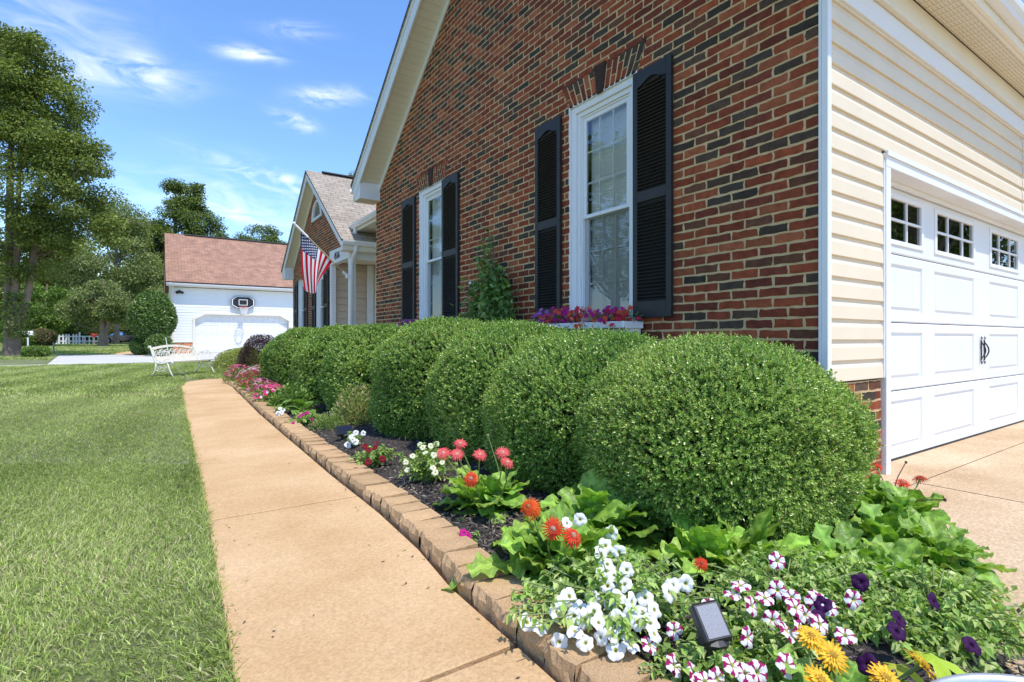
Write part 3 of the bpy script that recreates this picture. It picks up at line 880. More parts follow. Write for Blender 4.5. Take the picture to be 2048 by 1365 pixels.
# ---- gable roof, rake boards and soffits (ridge along x)
XR = 3.475
def slope_pt(y, x, dz=0.0): return (x, y, gable_z(y) + dz)
YM = (1.85 + YF)/2
for sgn in (1, -1):
    ye = YF + .16 if sgn > 0 else 1.85 - .36
    def zz(y): return 4.03 + .72*((YF - y) if sgn > 0 else (y - 1.85))
    # soffit between rake and wall, in boards
    t = MB(); n = 46
    for k in range(n):
        y0_, y1_ = ye + (YM-ye)*k/n, ye + (YM-ye)*(k+.94)/n
        for dz in (0.0,):
            t.prism([(XR+.02, y0_, zz(y0_)+.004), (XR+.02, y1_, zz(y1_)+.004), (XR+.02, y1_, zz(y1_)+.02), (XR+.02, y0_, zz(y0_)+.02)], (XW-XR-.04, 0, 0))
    t.prism([(XR+.02, ye, zz(ye)+.021), (XR+.02, YM, zz(YM)+.021), (XR+.02, YM, zz(YM)+.03), (XR+.02, ye, zz(ye)+.03)], (XW-XR-.02, 0, 0))
    hb(t, 'rake_soffit', MAT['cream'])
    t = MB()
    t.prism([(XR-.012, ye, zz(ye)-.03), (XR-.012, YM, zz(YM)-.03), (XR-.012, YM, zz(YM)+.30), (XR-.012, ye, zz(ye)+.30)], (.034, 0, 0))
    t.prism([(XR-.030, ye, zz(ye)+.22), (XR-.030, YM, zz(YM)+.22), (XR-.030, YM, zz(YM)+.30), (XR-.030, ye, zz(ye)+.30)], (.0175, 0, 0))
    t.prism([(XW-.022, ye, zz(ye)-.13), (XW-.022, YM, zz(YM)-.13), (XW-.022, YM, zz(YM)+.002), (XW-.022, ye, zz(ye)+.002)], (.0225, 0, 0)) if sgn < 0 else \
        t.prism([(XW-.022, YF-.24, zz(YF-.24)-.13), (XW-.022, YM, zz(YM)-.13), (XW-.022, YM, zz(YM)+.002), (XW-.022, YF-.24, zz(YF-.24)+.002)], (.0225, 0, 0))
    hb(t, 'rake_board', MAT['white_wood'])
    t = MB()
    yo = ye + .05*sgn
    t.prism([(XR-.05, yo, zz(yo)+.302), (XR-.05, YM, zz(YM)+.302), (XR-.05, YM, zz(YM)+.36), (XR-.05, yo, zz(yo)+.36)], (12.8-XR, 0, 0), mi=0)
    t.m = [0]*len(t.m); t.m[0] = t.m[2] = 0
    t.m = [1, 0, 0, 0, 0, 0] if sgn < 0 else [0, 1, 0, 1, 1, 0]
    # slope faces carry shingles, cut edges the dark edge
    t.m = [0, 1, 0, 1, 1, 1]
    hb(t, 'roof', [MAT['shingle'], MAT['roof_edge']])
t = MB()   # boxed eave return at the far end
zr = 3.89
yb0, yb1 = YF-.25, YF+.13
t.prism([(XR, yb0, zr), (XR, yb1, zr), (XR, yb1, 4.03+.72*(YF-yb1)+.02), (XR, yb0, 4.03+.72*(YF-yb0)+.0)], (XW-XR+.0, 0, 0))
hb(t, 'eave_box', MAT['white_wood'])
t = MB(); t.box(XR-.005, XW+.004, yb0-.004, yb1+.004, zr-.02, zr-.001)
hb(t, 'eave_soffit', MAT['cream'])
t = MB(); gutter(t, (XR-.04, YF+.18, 0), (9.2, 0, 0), (0, 1, 0), 4.03-.72*.16+.27)
hb(t, 'gutter', MAT['white'])
# end walls and the main body behind
t = MB()
t.add([(XW+.02, YF-.01, -.1), (5.6, YF-.01, -.1), (5.6, YF-.01, 4.03), (XW+.02, YF-.01, 4.03)], [(0,1,2,3)])
t.add([(12.5, 1.85, -.1), (12.5, YF, -.1), (12.5, YF, 4.0), (12.5, YM, 7.2), (12.5, 1.85, 4.0)], [(0,1,2,3,4)])
hb(t, 'end_wall', MAT['cream'])

# ---- porch gable
XP = 4.2
PY0, PY1, PYM = 13.35, 20.85, 17.1          # eaves and ridge in y
XA = 3.9                                     # rake plane
def pz(y): return 3.28 + (5.95-3.28) * (1 - abs(y-PYM)/((PY1-PY0)/2))
PW = [(16.25, 17.15, 1.0, 3.02), (18.75, 19.65, 1.0, 3.02)]
def pspans(zc):
    a, e = 15.5, 20.55
    h = [(w0, w1) for w0, w1, z0, z1 in PW if z0 < zc < z1]
    if zc > 3.5:
        k = (zc - 3.28)/(5.95-3.28)*((PY1-PY0)/2)
        a, e = max(13.7, PY0 + k + .06), min(20.55, PY1 - k - .06)
    if 4.72 < zc < 5.3: h.append((17.1-math.sqrt(max(0, .36-(zc-4.72)**2)), 17.1+math.sqrt(max(0, .36-(zc-4.72)**2))))
    return cut(a, e, h)
P_gable = lambda u, z, d: (XP - d, u, z)
hb(brick_wall(P_gable, -.1, 5.9, pspans, 9), 'brick_wall', [MAT['brick'], MAT['mortar']])
for w in PW: window(*w, XP)
for y0, y1 in ((15.72, 16.2), (17.2, 17.62), (18.25, 18.7), (19.7, 20.15)): shutter(y0, y1, 1.0, 3.0, XP)
t = MB()   # half-round gable vent
n = 16; ring = [(XP-.03, 17.1+.6*math.cos(math.pi*k/n), 4.72+.6*math.sin(math.pi*k/n)) for k in range(n+1)]
inn = [(XP-.03, 17.1+.46*math.cos(math.pi*k/n), 4.80+.46*math.sin(math.pi*k/n)) for k in range(n+1)]
for k in range(n): t.prism([ring[k], ring[k+1], inn[k+1], inn[k]], (.08, 0, 0))
t.prism([ring[0], inn[0], inn[n], ring[n]], (.08, 0, 0))
z = 4.84
while z < 5.22:
    hw = math.sqrt(max(.001, .46**2-(z-4.8)**2)); M = Matrix.Translation((XP+.02, 17.1, z)) @ Matrix.Rotation(R(-35), 4, 'Y')
    t.box(-.03, .03, -hw, hw, -.005, .005, M=M); z += .055
hb(t, 'gable_vent', MAT['white_wood'])
for sgn in (1, -1):
    ye = PY1 if sgn > 0 else PY0
    t = MB()
    t.prism([(XA+.02, ye, pz(ye)), (XA+.02, PYM, pz(PYM)), (XA+.02, PYM, pz(PYM)+.02), (XA+.02, ye, pz(ye)+.02)], (XP-XA-.0, 0, 0))
    hb(t, 'rake_soffit', MAT['cream'])
    t = MB()
    t.prism([(XA-.012, ye, pz(ye)-.03), (XA-.012, PYM, pz(PYM)-.03), (XA-.012, PYM, pz(PYM)+.20), (XA-.012, ye, pz(ye)+.20)], (.032, 0, 0))
    t.prism([(XP-.024, ye-.5*sgn, pz(ye-.5*sgn)-.12), (XP-.024, PYM, pz(PYM)-.12), (XP-.024, PYM, pz(PYM)), (XP-.024, ye-.5*sgn, pz(ye-.5*sgn))], (.020, 0, 0))
    hb(t, 'rake_board', MAT['white_wood'])
    t = MB(); yo = ye + .06*sgn
    zo = pz(ye) - .06*.712
    t.prism([(XA-.05, yo, zo+.202), (XA-.05, PYM, pz(PYM)+.202), (XA-.05, PYM, pz(PYM)+.25), (XA-.05, yo, zo+.25)], (9.0, 0, 0))
    t.m = [0, 1, 0, 1, 1, 1]
    hb(t, 'roof', [MAT['shingle'], MAT['roof_edge']])
t = MB(); t.prism([(4.35, PYM-.14, pz(PYM)+.235), (4.35, PYM, pz(PYM)+.31), (4.35, PYM+.14, pz(PYM)+.235)], (8.4, 0, 0))
hb(t, 'ridge_vent', MAT['roof_edge'])
t = MB()   # far eave return
t.prism([(XA, PY1-.42, 3.16), (XA, PY1, 3.16), (XA, PY1, 3.30), (XA, PY1-.42, pz(PY1-.42))], (XP-XA, 0, 0))
hb(t, 'eave_box', MAT['white_wood'])
t = MB()   # near eave: gutter, fascia, frieze
t.box(XA, 9, PY0-.02, PY0+.012, 3.24, 3.47); t.box(XA, 9, PY0+.0125, 13.66, 3.22, 3.239)
hb(t, 'fascia', MAT['cream'])
t = MB(); gutter(t, (XA-.03, PY0-.022, 0), (5, 0, 0), (0, -1, 0), 3.47)
hb(t, 'gutter', MAT['white'])
# porch: beam with the house number, posts, siding recess
beam = MB()
n = 12; low = [(XP-.04, 13.62 + 1.90*k/n, 3.10) for k in range(n+1)]
beam.prism([(XP-.04, 14.0, 3.47), (XP-.04, 13.62, 3.235)] + low + [(XP-.04, 15.52, 3.50)], (.16, 0, 0))
beam.prism([(4.12, 13.62, 3.22), (4.12, 13.62, 2.98), (8, 13.62, 2.98), (8, 13.62, 3.22)], (0, .14, 0)) if False else beam.box(4.321, 8, 13.63, 13.76, 3.06, 3.235)
beam_o = hb(beam, 'porch_beam', MAT['white_wood'])
cu = bpy.data.curves.new('house_number', 'FONT'); cu.body = '4516'; cu.size = .27; cu.extrude = .006; cu.align_x = 'CENTER'; cu.shear = .15; cu.space_character = .95
cu.materials.append(MAT['black_plastic'])
tmp = bpy.data.objects.new('house_number', cu); COL.objects.link(tmp); bpy.context.view_layer.update()
nme = bpy.data.meshes.new_from_object(tmp.evaluated_get(bpy.context.evaluated_depsgraph_get())); bpy.data.objects.remove(tmp)
no = bpy.data.objects.new('house_number', nme); link(no, beam_o)
no.matrix_local = Matrix.Translation((XP-.047-XW, 14.78-YG, 3.20)) @ Matrix(((0, 0, -1, 0), (-1, 0, 0, 0), (0, 1, 0, 0), (0, 0, 0, 1)))
t = MB(); t.box(4.165, 4.315, 13.625, 13.775, -.1, 3.095, b=.006); hb(t, 'porch_post', MAT['white'])
t = MB(); t.box(4.162, 4.30, 15.36, 15.485, -.1, 3.095, b=.006); hb(t, 'porch_post', MAT['white'])
t = MB(); t.box(5.22, 5.40, 15.34, 15.445, -.1, 3.17, b=.006); hb(t, 'porch_post', MAT['white'])
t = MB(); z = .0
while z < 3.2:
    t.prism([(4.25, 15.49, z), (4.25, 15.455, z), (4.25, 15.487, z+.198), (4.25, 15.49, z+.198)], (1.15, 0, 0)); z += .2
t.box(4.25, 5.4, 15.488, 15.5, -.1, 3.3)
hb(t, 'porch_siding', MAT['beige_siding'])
hb(brick_wall(lambda u, z, d: (u, 15.45 - d, z), -.1, 3.2, lambda z: [(5.40, 7.0)], 31), 'brick_wall', [MAT['brick'], MAT['mortar']])
t = MB(); t.box(XP+.05, 8, 13.77, 15.4, 3.18, 3.2); hb(t, 'porch_ceiling', MAT['cream'])
t = MB(); t.box(XP-.1, 8, 13.55, 15.5, -.05, .10, b=.01); hb(t, 'porch_floor', MAT['pale_concrete'])
t = MB(); t.tube([(4.22, 13.30, 3.40), (4.22, 13.32, 3.22), (4.20, 13.46, 3.10), (4.19, 13.57, 2.94), (4.19, 13.58, .1)], .05, 8)
hb(t, 'downspout', MAT['white'], smooth=True)
# main body between: eave running along y, roof, wall
t = MB()
t.box(4.36, 5.4, 10.97, 14.2, 3.80, 3.82); t.box(4.34, 4.37, 10.97, 14.0, 3.79, 3.97)
t.box(5.2, 5.4, YF+.03, 14.0, 2.9, 3.80)
hb(t, 'soffit', MAT['cream'])
t = MB(); gutter(t, (4.338, 10.97, 0), (0, 2.95, 0), (-1, 0, 0), 3.97); t.tube([(4.30, 13.62, 3.86), (4.30, 13.64, 3.74), (4.32, 13.72, 3.66)], .05, 8)
hb(t, 'gutter', MAT['white'])
t = MB()
zb = lambda x: 3.98 + .70*(x-4.34)
t.prism([(4.30, 10.97, zb(4.30)), (9.3, 10.97, zb(9.3)), (9.3, 10.97, zb(9.3)+.05), (4.30, 10.97, zb(4.30)+.05)], (0, 10, 0))
t.m = [1]*6; hb(t, 'roof', [MAT['shingle'], MAT['roof_edge']])
t = MB(); t.box(5.42, 12.4, 11.0, 20.5, -.1, 3.8); hb(t, 'inner_wall', MAT['cream'])

# ================================================================== NEIGHBOUR'S GARAGE
NY, NX = 37.6, .87
zn = .10
ng = thing('neighbour_garage', 'white clapboard garage with reddish shingle roof beyond the lawn', 'garage', (NX, NY, zn))
def nb(mb, name, m, parent=None, **k):
    mb.v = [(p[0]-NX, p[1]-NY, p[2]-zn) for p in mb.v]
    return mb.build(name, m, parent or ng, **k)
ZE = 4.30; ND0, ND1, NDT = 2.06, 7.4, 2.42
NXE = 13.0
t = MB()
def lap(b, p0, p1, z0, z1, y, rise=.165):
    prof = []; z = z0
    while z < z1-.01:
        prof += [(z, .022), (min(z+rise, z1), .003)]; z += rise
    b.strip([(p0, y-o, zz) for zz, o in prof], (p1-p0, 0, 0))
lap(t, NX+.08, ND0-.12, .78, 2.60, NY); lap(t, NX+.08, NXE, 2.60, ZE-.2, NY)
lap(t, ND1+.12, NXE, .3, 2.60, NY)
for xa, xb in ((ND0-.14, ND0+.58), (ND1+.14, ND1-.58)): t.add([(xa, NY-.012, 2.14), (xb, NY-.012, 2.61), (xa, NY-.012, 2.61)], [(0, 1, 2)])
nb(t, 'wall', MAT['white_siding'])
t = MB(); prof = []; z = .78
while z < 7.4: prof += [(z, .022), (min(z+.165, 7.4), .003)]; z += .165
nd = 8.4
for (z0, o0), (z1, o1) in zip(prof, prof[1:]):
    def w(z): return (NY, NY+nd) if z < ZE else (NY + (z-ZE)/.77, NY + nd - (z-ZE)/.77)
    a, c = w(z0), w(z1)
    if a[1]-a[0] < .05 or c[1]-c[0] < .05: continue
    t.add([(NX-o0, a[0], z0), (NX-o0, a[1], z0), (NX-o1, c[1], z1), (NX-o1, c[0], z1)], [(0,3,2,1)])
nb(t, 'side_wall', MAT['white_siding'])
t = MB(); t.box(NX-.04, NX+.10, NY-.045, NY+.06, .75, ZE-.05)
t.box(ND0-.13, ND0, NY-.05, NY+.02, zn, 2.15); t.box(ND1, ND1+.13, NY-.05, NY+.02, zn, 2.15)
t.prism([(ND0-.14, NY-.06, 2.10), (ND0+.55, NY-.06, 2.50), (ND1-.55, NY-.06, 2.50), (ND1+.14, NY-.06, 2.10), (ND1+.14, NY-.06, 2.24), (ND1-.5, NY-.06, 2.62), (ND0+.5, NY-.06, 2.62), (ND0-.14, NY-.06, 2.24)][::-1], (0, .25, 0))
nb(t, 'trim', MAT['cream'])
hb2 = brick_wall(lambda u, z, d: (u, NY - d - .004, z), zn, .78, lambda z: [(NX, ND0-.13)], 41)
hb2.c = [tuple(min(1, q*2.0 + w) for q, w in zip(c, (.09, .06, .03))) for c in hb2.c]
nb(hb2, 'brick_base', [MAT['brick'], MAT['mortar']])
nb(brick_wall(lambda u, z, d: (NX - d - .004, u, z), zn, .78, lambda z: [(NY, NY+8)], 42, bl=.3, bh=.1), 'brick_base', [MAT['brick'], MAT['mortar']])
NPX = []
x = ND0+.1
while x < ND1-.5: NPX.append((x, x+.50)); x += .655
b, _ = garage_door(ND0-.01, ND1+.01, zn+.01, 2.55, NY+.16, 8, 4, NPX, -1, None, None, deep=.02)
nb(b, 'garage_door', MAT['white'])
t = MB(); t.box(NX-.30, NXE, NY-.44, NY-.40, ZE-.17, ZE-.0); t.box(NX+.0, NXE, NY-.40, NY+.0, ZE-.17, ZE-.15)
t.prism([(NX-.28, NY-.42, ZE-.16), (NX-.28, NY+nd/2, ZE-.16+.77*(nd/2+.42)), (NX-.28, NY+nd/2, ZE+.03+.77*(nd/2+.42)), (NX-.28, NY-.42, ZE+.03)], (.03, 0, 0))
t.prism([(NX-.28, NY+nd+.42, ZE-.16), (NX-.28, NY+nd/2, ZE-.16+.77*(nd/2+.42)), (NX-.28, NY+nd/2, ZE+.03+.77*(nd/2+.42)), (NX-.28, NY+nd+.42, ZE+.03)], (.03, 0, 0))
nb(t, 'fascia', MAT['cream'])
t = MB(); gutter(t, (NX-.3, NY-.442, 0), (NXE-NX, 0, 0), (0, -1, 0), ZE+.0); nb(t, 'gutter', MAT['white'])
for sgn in (1, -1):
    t = MB(); y0 = NY-.46 if sgn > 0 else NY+nd+.46; y1 = NY+nd/2; zr = ZE+.04+.77*(nd/2+.46)
    t.prism([(NX-.32, y0, ZE+.035), (NX-.32, y1, zr), (NX-.32, y1, zr+.06), (NX-.32, y0, ZE+.095)], (NXE-NX+.3, 0, 0)); t.m = [0, 1, 0, 1, 1, 1]
    nb(t, 'roof', [MAT['shingle_red'], MAT['roof_edge']])
t = MB(); t.prism([(NX+.8, NY+nd/2-.16, zr+.03), (NX+.8, NY+nd/2, zr+.12), (NX+.8, NY+nd/2+.16, zr+.03)], (11, 0, 0)); nb(t, 'ridge_vent', MAT['roof_edge'])
t = MB()
t.box(NX+.30, NX+.42, NY-.08, NY-.03, 3.74, 3.92); t.tube([(NX+.30, NY-.07, 3.84), (NX+.24, NY-.2, 3.76)], [.06, .085], 8); t.tube([(NX+.42, NY-.07, 3.84), (NX+.52, NY-.2, 3.76)], [.06, .085], 8)
nb(t, 'security_light', MAT['black_plastic'])
t = MB(); t.box(NX+.05, NXE, NY+.3, NY+nd-.1, 0, ZE-.1); nb(t, 'inner_wall', MAT['room'])

# basketball hoop on the garage
def hoop():
    hx, hz, y = 4.66, 3.30, NY-.22
    root = thing('basketball_hoop', 'black octagonal basketball backboard with hoop on the white garage wall', 'basketball hoop', (hx, y, hz))
    w, h = .67, .39
    def octa(s, yy): 
        a, c = w*s, h*s
        return [(-a, yy, -c*.45), (-a*.50, yy, -c), (a*.50, yy, -c), (a, yy, -c*.45), (a, yy, c*.45), (a*.58, yy, c), (-a*.58, yy, c), (-a, yy, c*.45)]
    b = MB(); b.prism(octa(1, 0), (0, .05, 0)); board = b.build('backboard', MAT['black_plastic'], root)
    b = MB(); A, B = octa(.95, -.004), octa(.87, -.004)
    for k in range(8): b.add([A[k], A[(k+1) % 8], B[(k+1) % 8], B[k]], [(0,1,2,3)])
    for x0, x1, z0, z1 in ((-.25, .25, .15, .185), (-.25, .25, -.185, -.15), (-.25, -.215, -.15, .15), (.215, .25, -.15, .15)):
        b.box(x0, x1, -.008, -.003, z0, z1)
    b.build('white_lines', MAT['white'], board)
    rr, cy, zr = .25, -.40, -.32
    b = MB(); b.tube([(rr*math.cos(a), cy+rr*math.sin(a), zr) for a in np.linspace(0, 2*math.pi, 25)], .016, 6, caps=False)
    b.box(-.14, .14, cy+rr-.02, -.001, zr-.09, zr+.03); b.build('rim', mat('orange_rim', (.62, .13, .08), rough=.5), root)
    b = MB()
    for k in range(12):
        for dr in (1, -1):
            pts = []
            for q in range(7):
                t_ = q/6; a = 2*math.pi*(k + dr*t_*1.5)/12; r_ = rr*(1-.42*t_)
                pts.append((r_*math.cos(a), cy+r_*math.sin(a), zr-.45*t_))
            b.tube(pts, .010, 4)
    b.build('net', MAT['white'], root)
    b = MB(); b.box(-.25, .25, .05, .20, -.22, .22); b.build('bracket', MAT['dark_metal'], root)
hoop()

# pale driveway beyond the lawn
def far_drive():
    b = MB()
    def q(p, mi=0):
        b.add([(x, y, zg(y) + .004) for x, y in p], [tuple(range(len(p)))])
    g = .012
    xs = [-4.2, .35, 4.0, 8.0, 13.0]
    ys = [26.5, 31, 34.2, 37.65]
    for i, (x0, x1) in enumerate(zip(xs, xs[1:])):
        for y0, y1 in zip(ys, ys[1:]):
            a0 = x0 if i else -3.4 - .9*(y0-26.5)/11; a1 = x0 if i else -3.4 - .9*(y1-26.5)/11
            n = 3
            for k in range(n):
                ya, yb = y0 + (y1-y0)*k/n, y0 + (y1-y0)*(k+1)/n
                ya2 = ya + (g if k == 0 else 0); yb2 = yb - (g if k == n-1 else 0)
                q([(a0 + (a1-a0)*k/n + g, ya2), (x1-g, ya2), (x1-g, yb2), (a0 + (a1-a0)*(k+1)/n + g, yb2)])
    q([(-60, 26.5), (-3.45, 26.5), (-3.47, 27.0), (-60, 27.0)])
    tag(b.build('far_driveway', MAT['pale_concrete']), kind='structure')
    b = MB()
    L = [(-1.95, 37.7), (-1.9, 40), (-1.3, 44), (-.3, 48), (.8, 51)]; Rr = [(-.75, 37.7), (-.7, 40), (-.15, 44), (.8, 47.5), (1.9, 50.2)]
    for k in range(4):
        b.add([(*L[k], zg(L[k][1])+.004), (*Rr[k], zg(Rr[k][1])+.004), (*Rr[k+1], zg(Rr[k+1][1])+.004), (*L[k+1], zg(L[k+1][1])+.004)], [(0,1,2,3)])
    tag(b.build('garden_path', MAT['path']), kind='structure')
far_drive()
# ================================================================== HEDGE
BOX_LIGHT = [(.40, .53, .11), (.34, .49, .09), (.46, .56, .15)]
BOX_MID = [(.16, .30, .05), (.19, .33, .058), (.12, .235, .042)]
BOX_DRY = [(.42, .30, .14), (.30, .20, .09)]
BOX_YEL = [(.34, .34, .10), (.40, .36, .14), (.30, .30, .08)]
def sq(a, n): return np.sign(a) * np.abs(a) ** (2.0 / n)
def boxwood(name, label, c, r, h, n_sprig, leaf, seed, yellow=.06, squash=1.0, boxy=2.2):
    root = thing(name, label, 'boxwood shrub', (c[0], c[1], 0), 0, 'clipped boxwood shrubs in a row under the brick wall')
    def surf(d):
        """clipped dome: bulging sides, tucked-in foot"""
        e = sq(d, boxy); low = d[:, 2] < 0
        rf = (1 - np.abs(d[:, 2]) ** 3.4) ** (1 / 3.4) / np.sqrt(np.maximum(1 - d[:, 2] ** 2, 1e-4))
        e[low, :2] *= rf[low, None]
        P = np.stack([e[:, 0] * r, e[:, 1] * r * squash, e[:, 2] * h * .56], 1)
        foot = np.clip((-d[:, 2] - .1) / .9, 0, 1); P[:, :2] *= (1 - .10 * foot ** 1.7)[:, None]
        lump = 1 + .06 * snoise(d, 2.6, seed, 2) + .04 * snoise(d, 8, seed + 1, 2)
        P[:, :2] *= lump[:, None]; P[:, 2] *= (1 + .035 * snoise(d, 4, seed + 2))
        P[:, 2] += h * .47
        return P
    d = rdir(n_sprig); d = d[d[:, 2] > -.93]; n = len(d)
    P = surf(d); q = np.stack([d[:, 0] / r, d[:, 1] / r, d[:, 2] / (h * .56)], 1); nr = unit(q)
    depth = rng.random(n) ** 1.6 * .11; P = P - nr * depth[:, None]
    P += nr * (rng.random(n) ** 6 * .035)[:, None]
    keep = (P[:, 2] > .02); P, nr, d, depth = P[keep], nr[keep], d[keep], depth[keep]; n = len(P)
    ax = unit(nr * .9 + rdir(n) * .55 + np.array([0, 0, .38]))
    K = 8
    parts = []
    pw = np.clip(yellow + .10 * snoise(P * 1.0, 4.5, seed + 5, 2), 0, .5)
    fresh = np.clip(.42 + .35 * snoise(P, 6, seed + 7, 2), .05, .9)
    side = unit(np.cross(ax, rdir(n)))
    for k in range(K):
        t = k / K
        ang = k * 2.4
        s2 = np.cross(ax, side)
        out = side * math.cos(ang) + s2 * math.sin(ang)
        pos = P + ax * (t * .035 + .0)
        dr = ax * (.45 + .5 * t) + out * (.9 - .35 * t) + rdir(n) * .18
        nm = ax - out * .2 + rdir(n) * .25
        u = rng.random(n)
        C = mixc(BOX_MID, n)
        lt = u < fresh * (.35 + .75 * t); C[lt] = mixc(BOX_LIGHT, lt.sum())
        yl = u > 1 - pw * .55; C[yl] = mixc(BOX_YEL, yl.sum())
        dry = rng.random(n) < .006; C[dry] = mixc(BOX_DRY, dry.sum())
        L = leaf * rng.uniform(.75, 1.25, n)
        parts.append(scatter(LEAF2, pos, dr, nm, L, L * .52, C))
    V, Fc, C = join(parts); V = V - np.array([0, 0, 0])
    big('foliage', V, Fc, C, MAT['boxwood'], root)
    # dense twiggy inside
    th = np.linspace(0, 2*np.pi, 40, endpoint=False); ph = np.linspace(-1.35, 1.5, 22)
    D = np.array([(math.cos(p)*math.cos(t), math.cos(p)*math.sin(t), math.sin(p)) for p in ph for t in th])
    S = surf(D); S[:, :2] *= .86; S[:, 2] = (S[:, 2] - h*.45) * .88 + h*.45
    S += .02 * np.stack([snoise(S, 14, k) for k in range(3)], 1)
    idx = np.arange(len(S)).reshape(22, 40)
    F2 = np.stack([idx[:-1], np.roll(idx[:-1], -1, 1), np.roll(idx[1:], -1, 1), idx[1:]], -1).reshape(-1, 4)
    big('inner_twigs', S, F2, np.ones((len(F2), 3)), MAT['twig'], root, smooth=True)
    b = MB(); r_ = random.Random(seed)
    for k in range(5):
        a = r_.uniform(0, 6.28); b.tube([(.05*math.cos(a), .05*math.sin(a), -.08), (.25*math.cos(a), .25*math.sin(a), .25)], [.02, .012], 5)
    b.build('stem', MAT['bark'], root)
    return root
HEDGE = [
 ('large rounded boxwood closest to the garage corner, yellowish on top', (2.60, 1.83), .70, .96, 46000, .0155, .13),
 ('second rounded boxwood from the garage corner, beneath the flowering window box', (2.63, 2.84), .74, 1.01, 34000, .0170, .06),
 ('third boxwood from the garage corner, wedged between two rounder ones', (2.62, 3.86), .75, 1.09, 24000, .0190, .05),
 ('tall rounded boxwood standing before the climbing vine on the wall', (2.60, 5.08), .78, 1.16, 24000, .0200, .05),
 ('rounded boxwood directly in front of the small far window box', (2.58, 7.00), .74, 1.14, 18000, .0235, .05),
 ('boxwood just past the far window box, second from the row\'s far end', (2.48, 8.45), .74, 1.14, 15000, .025, .05),
 ('boxwood at the far end of the row behind the pink flowers', (2.36, 10.2), .76, 1.13, 15000, .027, .05),
]
for i, (lb, c, r, h, n, lf, ye) in enumerate(HEDGE):
    boxwood('boxwood_shrub', lb, c, r, h, n, lf, 100 + i*10, ye, boxy=2.05 if i == 0 else 2.15)

def leafy_mound(root, name, r, h, n, leaf, asp, cols, w, mat_, seed, up=.3, dens=.25, rz=1.0, lump=.12):
    """loose mound of small leaves round the root"""
    d = rdir(n); d[:, 2] = np.abs(d[:, 2])
    lumpv = 1 + lump * snoise(d, 3.0, seed, 3)
    rad = (1 - dens * rng.random(n) ** 1.2)
    P = d * np.array([r, r * rz, h]) * (rad * lumpv)[:, None]
    dr = d * .7 + rdir(n) * .7 + np.array([0, 0, up]); nm = d + rdir(n) * .5 + np.array([0, 0, .5])
    L = leaf * rng.uniform(.65, 1.3, n)
    V, Fc, C = scatter(LEAF2, P, dr, nm, L, L * asp, mixc(cols, n, w), bend=(d * .0 + np.array([0, 0, -1])) * (L * .25)[:, None])
    return big(name, V, Fc, C, mat_, root)

# golden shrub and purple barberry past the pink flowers
g = thing('golden_shrub', 'low rounded yellow-green shrub at the end of the path', 'shrub', (2.45, 20.2, 0))
leafy_mound(g, 'foliage', .80, .68, 22000, .040, .5, [(.34, .38, .07), (.26, .32, .06), (.42, .44, .12)], None, MAT['boxwood'], 61)
b = MB(); b.tube([(0, 0, -.05), (.02, 0, .4)], .03, 5); b.build('stem', MAT['bark'], g)
g = thing('barberry_shrub', 'dark purple barberry shrub behind the pink flowers', 'shrub', (3.0, 19.6, 0))
leafy_mound(g, 'foliage', .82, 1.14, 20000, .042, .45, [(.060, .022, .030), (.045, .020, .026), (.10, .045, .05), (.05, .04, .03)], None, MAT['boxwood'], 62, up=.8)
b = MB(); b.tube([(0, 0, -.05), (.02, 0, .6)], .03, 5); b.build('stem', MAT['bark'], g)

# ================================================================== BED PLANTS
def gerbera_leaf(r, L, Wd, lift, droop, twist, lime=1.0):
    """one broad lobed leaf: petiole then arching blade along +y; returns verts, quads, colours"""
    ns, nc = 21, 9; V = []; C = []
    base = np.array((.20, .35, .055)) * r.uniform(.6, 1.35)
    if r.random() < .25: base = np.array((.24, .37, .065)) * r.uniform(.9, 1.2)
    base = base * np.array((lime**1.3, lime, lime))
    ph = r.uniform(0, 6); fold = r.uniform(.10, .38); lob = r.uniform(.10, .20)
    cup = []
    for i in range(ns):
        t = i / (ns - 1)
        # width outline: petiole, widening lobed blade, blunt tip
        if t < .22: w = .05 + .02*t
        else:
            q = (t - .22) / .78
            w = Wd * (math.sin(math.pi * min(1, q*.93 + .05)) ** .62) * (1 + lob*math.sin(q*22 + ph)) * (.62 + .55*q) + .008
            if t < .26: w *= .6
        ang = lift - droop * t ** 1.4
        cup.append((t, w, ang))
    y = z = 0.0; mid = []
    for i, (t, w, a) in enumerate(cup):
        mid.append((y, z)); y += L/(ns-1)*math.cos(a); z += L/(ns-1)*math.sin(a)
    for i, (t, w, a) in enumerate(cup):
        for k in range(nc):
            s = (k/(nc-1) - .5) * 2
            x = s * (w if t > .22 else .006)
            up = fold * abs(x) * (1 if abs(s) < .8 else .8)
            ruf = .012*math.sin(t*26 + ph + 1.7*np.sign(s))*abs(s)**2 + .005*L/.3*math.sin(t*34 - abs(s)*5.0)*(1-abs(s)**3)
            if t <= .22: ruf = 0; up = 0
            sn, cs = math.sin(a), math.cos(a)
            px_ = x*math.cos(twist*t) ; dz = up + ruf + x*math.sin(twist*t)
            V.append((px_, mid[i][0] - sn*dz, mid[i][1] + cs*dz))
    Fq = []
    for i in range(ns-1):
        for k in range(nc-1):
            Fq.append((i*nc+k, i*nc+k+1, (i+1)*nc+k+1, (i+1)*nc+k))
            s = abs((k+.5)/(nc-1) - .5)*2
            vein = (1.55 if s < .15 else 1.0) * (1.22 if ((i*.34 - s*1.1) % 1.0) < .26 else .95)
            C.append(base*vein if i > 2 else np.array((.22, .30, .08)))
    return np.array(V), np.array(Fq), np.array(C)
